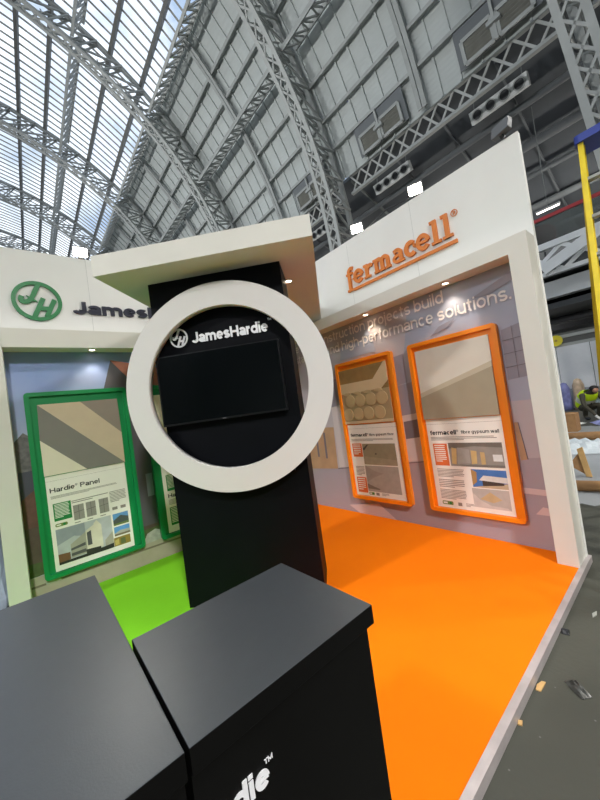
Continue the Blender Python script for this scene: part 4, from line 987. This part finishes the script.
# scraps near the platform edge
def scrap(cx, cy, pts, m, label, cat, h=0.006):
    mb = MB(); mb.prism(pts, lambda a, b, z: (cx+a, cy+b, HALLZ+z+a*0.02), 0.0005, h)
    tag(mb.build('scrap', m), label, cat)
scrap(1.84, 0.655, [(-0.035,0.012),(0.0,0.016),(0.035,0.004),(0.04,-0.012),(0.0,-0.01),(-0.03,-0.008)], wood, 'torn tan paper scrap beside the aluminium edge', 'paper scrap')
scrap(1.575, 0.668, [(-0.014,0.006),(0.01,0.01),(0.016,-0.005),(-0.008,-0.01)], wood, 'tiny tan chip against the aluminium edge, nearer the viewer', 'chip')
crumple('plastic_scrap', 1.93, 0.525, 0.10, 0.05, 0.035, mat('scrap_film', (84,84,80), 0.3, var=0.3, scale=30), 'crumpled grey plastic scrap on the dark floor', 'plastic scrap', 0.9, 6, seed=12)
crumple('rubber_scrap', 2.345, 0.655, 0.05, 0.04, 0.02, greyd, 'small black lump on the dark floor touching the aluminium edge', 'debris', 0.2, 5, seed=14)
scrap(2.62, 0.56, [(-0.04,0.004),(0.0,0.012),(0.04,-0.004),(0.0,-0.01)], mat('chip_pale', (170,172,164), 0.6), 'thin pale flake on the dark floor near the pillar foot', 'flake')
# plastic wrapped goods behind the left pillar
mb = MB(); n = 20; rnd = random.Random(4); K = 9
for q in range(K+1):
    t = q/K; z = HALLZ+0.9*t; f = (1.0, 1.03, 1.0, 0.97, 0.99, 0.96, 0.93, 0.86, 0.6, 0.15)[q]
    for j in range(n):
        a = 2*PI*j/n; rr = f*(1+rnd.uniform(-.035,.035)); mb.v.append((-0.62+0.33*rr*math.copysign(abs(math.cos(a))**0.6, math.cos(a)), 4.75+0.28*rr*math.copysign(abs(math.sin(a))**0.6, math.sin(a)), z))
for q in range(K):
    for j in range(n): mb.face([q*n+j, q*n+(j+1) % n, (q+1)*n+(j+1) % n, (q+1)*n+j])
mb.face(list(range(n))[::-1]); mb.face([K*n+j for j in range(n)])
tag(mb.build('wrapped_bundle', mat('wrap_pale', (205,220,240), 0.25, var=0.1, scale=9)), 'pale blue-white plastic wrapped bundle behind the left pillar', 'wrapped bundle')

# ------------------------------------------------------------------ crouching worker
def worker():
    root = empty('person', (13.0, 2.1, HALLZ), 'crouching person in a yellow hi-vis vest and dark clothes, bending to the floor', 'person')
    base = Vector((13.1, 2.12, HALLZ))
    # local frame: f = facing (towards the viewer and slightly right), l = person's left
    f = Vector((-0.75, -0.55, 0)).normalized(); l = Vector((f.y*-1, f.x, 0)); 
    def W(a, b, z): return tuple(base+f*a+l*b+Vector((0,0,z)))
    J = [(-.18,0,.36,.17), (-.10,0,.55,.18), (.06,0,.72,.19), (.20,0,.80,.12), (.26,0,.83,.07), (.35,0,.88,.095), (.39,0,.93,.09)]
    E = [(i, i+1) for i in range(6)]
    for s in (1, -1):
        b = len(J); J += [(.14,s*.21,.74,.085), (.30,s*.28,.46,.06), (.46,s*.16,.22,.045), (.53,s*.14,.13,.04)]; E += [(2, b), (b, b+1), (b+1, b+2), (b+2, b+3)]
        b = len(J); J += [(-.14,s*.12,.34,.12), (.22,s*.20,.42,.095), (.08,s*.17,.10,.06), (.20,s*.18,.05,.05)]; E += [(0, b), (b, b+1), (b+1, b+2), (b+2, b+3)]
    me = bpy.data.meshes.new('body'); me.from_pydata([W(*j[:3]) for j in J], E, []); 
    me.materials.append(mat('work_clothes', (66,62,50), 0.8, var=0.1))
    o = bpy.data.objects.new('body', me); COL.objects.link(o); o.parent = root; o.location = -root.location
    o.modifiers.new('skin', 'SKIN'); sub = o.modifiers.new('s', 'SUBSURF'); sub.levels = 1; sub.render_levels = 1
    for v, j in zip(me.skin_vertices[0].data, J): v.radius = (j[3], j[3])
    me.skin_vertices[0].data[0].use_root = True
    def blob(name, c, r, m, sq=(1,1,1), z0=-1):
        mb = MB(); n, k = 12, 8; C = Vector(W(*c))
        for i in range(k+1):
            ph = PI*i/k
            for j in range(n):
                a = 2*PI*j/n; mb.v.append(tuple(C+f*(r*sq[0]*math.sin(ph)*math.cos(a))+l*(r*sq[1]*math.sin(ph)*math.sin(a))+Vector((0,0,r*sq[2]*math.cos(ph)))))
        for i in range(k):
            for j in range(n): mb.face([i*n+j, i*n+(j+1) % n, (i+1)*n+(j+1) % n, (i+1)*n+j], 0, True)
        return B(mb, name, m, root)
    skin = mat('skin', (176,128,102), 0.55); hv = mat('hi_vis', (212,244,20), 0.6)
    blob('face', (.42,0,.88), .09, skin, (.75,.85,1.0)); blob('hair', (.37,0,.925), .108, mat('hair_dark', (30,25,23), 0.7), (1,1,.85))
    blob('shoe', (.20,.18,.045), .11, greyd, (1.1,.5,.45)); blob('shoe', (.20,-.18,.045), .11, greyd, (1.1,.5,.45))
    for s in (1, -1):
        mb = MB(); h = Vector(W(.55, s*.13, .11)); mb.tube([Vector(W(.50,s*.14,.15)), h, Vector(W(.60,s*.12,.09))], [.032,.04,.03], 8)
        for q in range(4): mb.tube([Vector(W(.59,s*(.10+.018*q),.10)), Vector(W(.64,s*(.095+.018*q),.07)), Vector(W(.655,s*(.095+.018*q),.04))], [.010,.010,.007], 6)
        mb.tube([Vector(W(.55,s*.095,.11)), Vector(W(.59,s*.07,.08))], [.011,.008], 6)
        B(mb, 'glove', mat('glove_pale', (206,206,202), 0.7), root)
    # vest: shell round the back and shoulders with an open neck, plus reflective bands
    mb = MB(); rings = [(-.22,.40,.235,.20), (-.14,.55,.245,.215), (-.02,.68,.25,.225), (.10,.77,.235,.20), (.18,.82,.17,.13)]; n = 16
    for a, z, rb, rf in rings:
        for j in range(n):
            t = 2*PI*j/n; mb.v.append(W(a+math.cos(t)*rf*0.75, math.sin(t)*rb, z-math.cos(t)*rf*0.62))
    for i in range(4):
        for j in range(n): mb.face([i*n+j, i*n+(j+1) % n, (i+1)*n+(j+1) % n, (i+1)*n+j], 1 if i == 1 else 0, True)
    B(mb, 'vest', [hv, mat('reflective', (214,216,196), 0.4)], root)
worker()

# ------------------------------------------------------------------ added fill lamps (shaped as high-bay fixtures, out of view)
def fill_highbay(x, y, z, power, label):
    root = empty('added_fill_lamp', (x, y, z), label, 'fill lamp', 'added fill lamps over the hall')
    I = lambda a, b, d: (x+a, y+b, z+d)
    mb = MB(); mb.tube([(x,y,z), (x,y,z+.25), (x,y,z+.4), (x,y,z+.6)], [.35,.28,.12,.1], 16); B(mb, 'shade', steeld, root)
    mb = MB(); mb.prism(circ(0,0,.3,20), I, -0.02, -0.005); B(mb, 'bulb', mat('fill_lamp_glow', (255,248,236), 0.4, emit=20.0), root)
    mb = MB(); mb.bar((x,y,z+.6), (x, y, CZ+math.sqrt(RI**2-(x-CX)**2)), 0.03, 0.03, up=(1,0,0)); B(mb, 'cord', greyd, root)
    l = bpy.data.lights.new('fill_high_bay', 'SPOT'); l.energy = power; l.color = (1.0,0.97,0.92); l.spot_size = math.radians(150); l.spot_blend = 0.5; l.shadow_soft_size = 0.5
    o = bpy.data.objects.new('lamp', l); COL.objects.link(o); o.parent = root; o.location = (0,0,-0.1)
for i, y in enumerate((-8.3, 4.0, 17.85)):
    fill_highbay((-2.0, -12.0, -12.0)[i], y, (9.5, 10.0, 10.0)[i], (6500, 6500, 3500)[i], ('added fill lamp hanging over the hall behind the viewer', 'added fill lamp hanging over the hall left of the stand', 'added fill lamp hanging over the hall beyond the left stand wall')[i])
fill_highbay(9.0, -5.0, 11.0, 4000, 'added fill lamp hanging over the aisle to the right of the ladder')
def added_uplighter(x, y, z, aim, power, label, grp='added fill spotlights on the far side wall', sd=1):  # fill spotlight added to brighten the roof cladding
    root = empty('added_uplighter', (x, y, z), label, 'added_uplighter', grp)
    C0 = Vector((x+0.35*sd, y, z+0.3)); n = (Vector(aim)-C0).normalized(); r = Vector((0,0,1)).cross(n).normalized(); t = n.cross(r)
    P = lambda a, q, d: tuple(C0+r*a+t*q+n*d)
    B(MB().prism(rrect(-.4, .4, -.3, .3, .05, 3), P, -0.25, 0), 'housing', greyd, root)
    B(MB().prism(rrect(-.36, .36, -.26, .26, .04, 3), P, 0, 0.01), 'lens', mat('fill_uplight_glow', (255,250,240), 0.4, emit=10.0), root)
    B(MB().bar((x-0.02, y, z), P(0, 0, -0.2), 0.1, 0.1), 'bracket', greyd, root)
    l = bpy.data.lights.new('fill_uplight', 'SPOT'); l.energy = power; l.color = (0.98,0.99,1.0); l.spot_size = math.radians(64); l.spot_blend = 1.0; l.shadow_soft_size = 0.4
    o = bpy.data.objects.new('lamp', l); COL.objects.link(o); o.parent = root; o.location = C0-Vector((x,y,z))+n*0.1; o.rotation_euler = n.to_track_quat('-Z', 'Y').to_euler()
for i, y in enumerate((4.0, 15.0, 26.0, 37.0)):
    added_uplighter(-27.5, y, 6.0, (12.5, y+3, 20.5), 15000, '%s added fill spotlight on the far side wall, counting from the near end' % ordn[i])

for i, y in enumerate((-6.5, 8.9, 17.85)):
    added_uplighter(17.42, y, 5.72, (-23.5, y+2, 18.5), 22000, '%s added fill spotlight below the gallery front, counting from the near end' % ordn[i], 'added fill spotlights below the gallery front', -1)
for i, (y, zl) in enumerate(((0.5, 10.4), (9.0, 10.4), (20.0, 10.4), (-3.2, 4.05), (7.5, 4.05))):  # fill lamps added to lift the dark gallery and the space under it
    root = empty('gallery_fill_lamp', (24.0, y, zl), ('%s added round fill lamp over the gallery, counting from the near end' % ordn[i]) if zl > 5 else 'added round fill lamp under the gallery, %s' % ('right of the ladder' if y < 0 else 'hidden behind the right pillar'), 'ceiling lamp', 'added fill lamps of the gallery')
    I = lambda a, b, d: (24.0+a, y+b, zl+d)
    B(MB().prism(circ(0, 0, 0.35, 24), I, 0, 0.15), 'housing', greyd, root); B(MB().prism(circ(0, 0, 0.3, 24), I, -0.03, 0), 'diffuser', MATS['fill_lamp_glow'], root)
    B(MB().bar((24.0, y, zl+0.15), (24.0, y, 13.16 if zl > 5 else 4.35), 0.03, 0.03, up=(1,0,0)), 'cord', greyd, root)
    l = bpy.data.lights.new('gallery_fill_light', 'POINT'); l.energy = 700 if zl > 5 else 420; l.color = (1.0,0.96,0.9); l.shadow_soft_size = 0.35
    o = bpy.data.objects.new('lamp', l); COL.objects.link(o); o.parent = root; o.location = (0,0,-0.45)

# ------------------------------------------------------------------ camera
f_px, yaw, pit, rol = 327.95, 0.69603337, 0.02564031, -0.14094073
sy, cy, sp, cp, sr, cr_ = math.sin(yaw), math.cos(yaw), math.sin(pit), math.cos(pit), math.sin(rol), math.cos(rol)
fw = Vector((sy*cp, cy*cp, sp)); rt = Vector((cy, -sy, 0)); up = rt.cross(fw)
r2 = rt*cr_+up*sr; u2 = rt*-sr+up*cr_
M = Matrix((r2, u2, -fw)).transposed().to_4x4(); M.translation = Vector((0, 0, 1.5))
cam = bpy.data.cameras.new('camera'); co = bpy.data.objects.new('camera', cam); COL.objects.link(co)
co.matrix_world = M; cam.sensor_fit = 'AUTO'; cam.sensor_width = 36.0; cam.lens = f_px/800*36; cam.clip_start = 0.02; cam.clip_end = 500
scn.camera = co
scn.view_settings.view_transform = 'Standard'; scn.view_settings.look = 'None'; scn.view_settings.gamma = 1.0; scn.view_settings.use_curve_mapping = False
scn.view_settings.exposure = 0.0
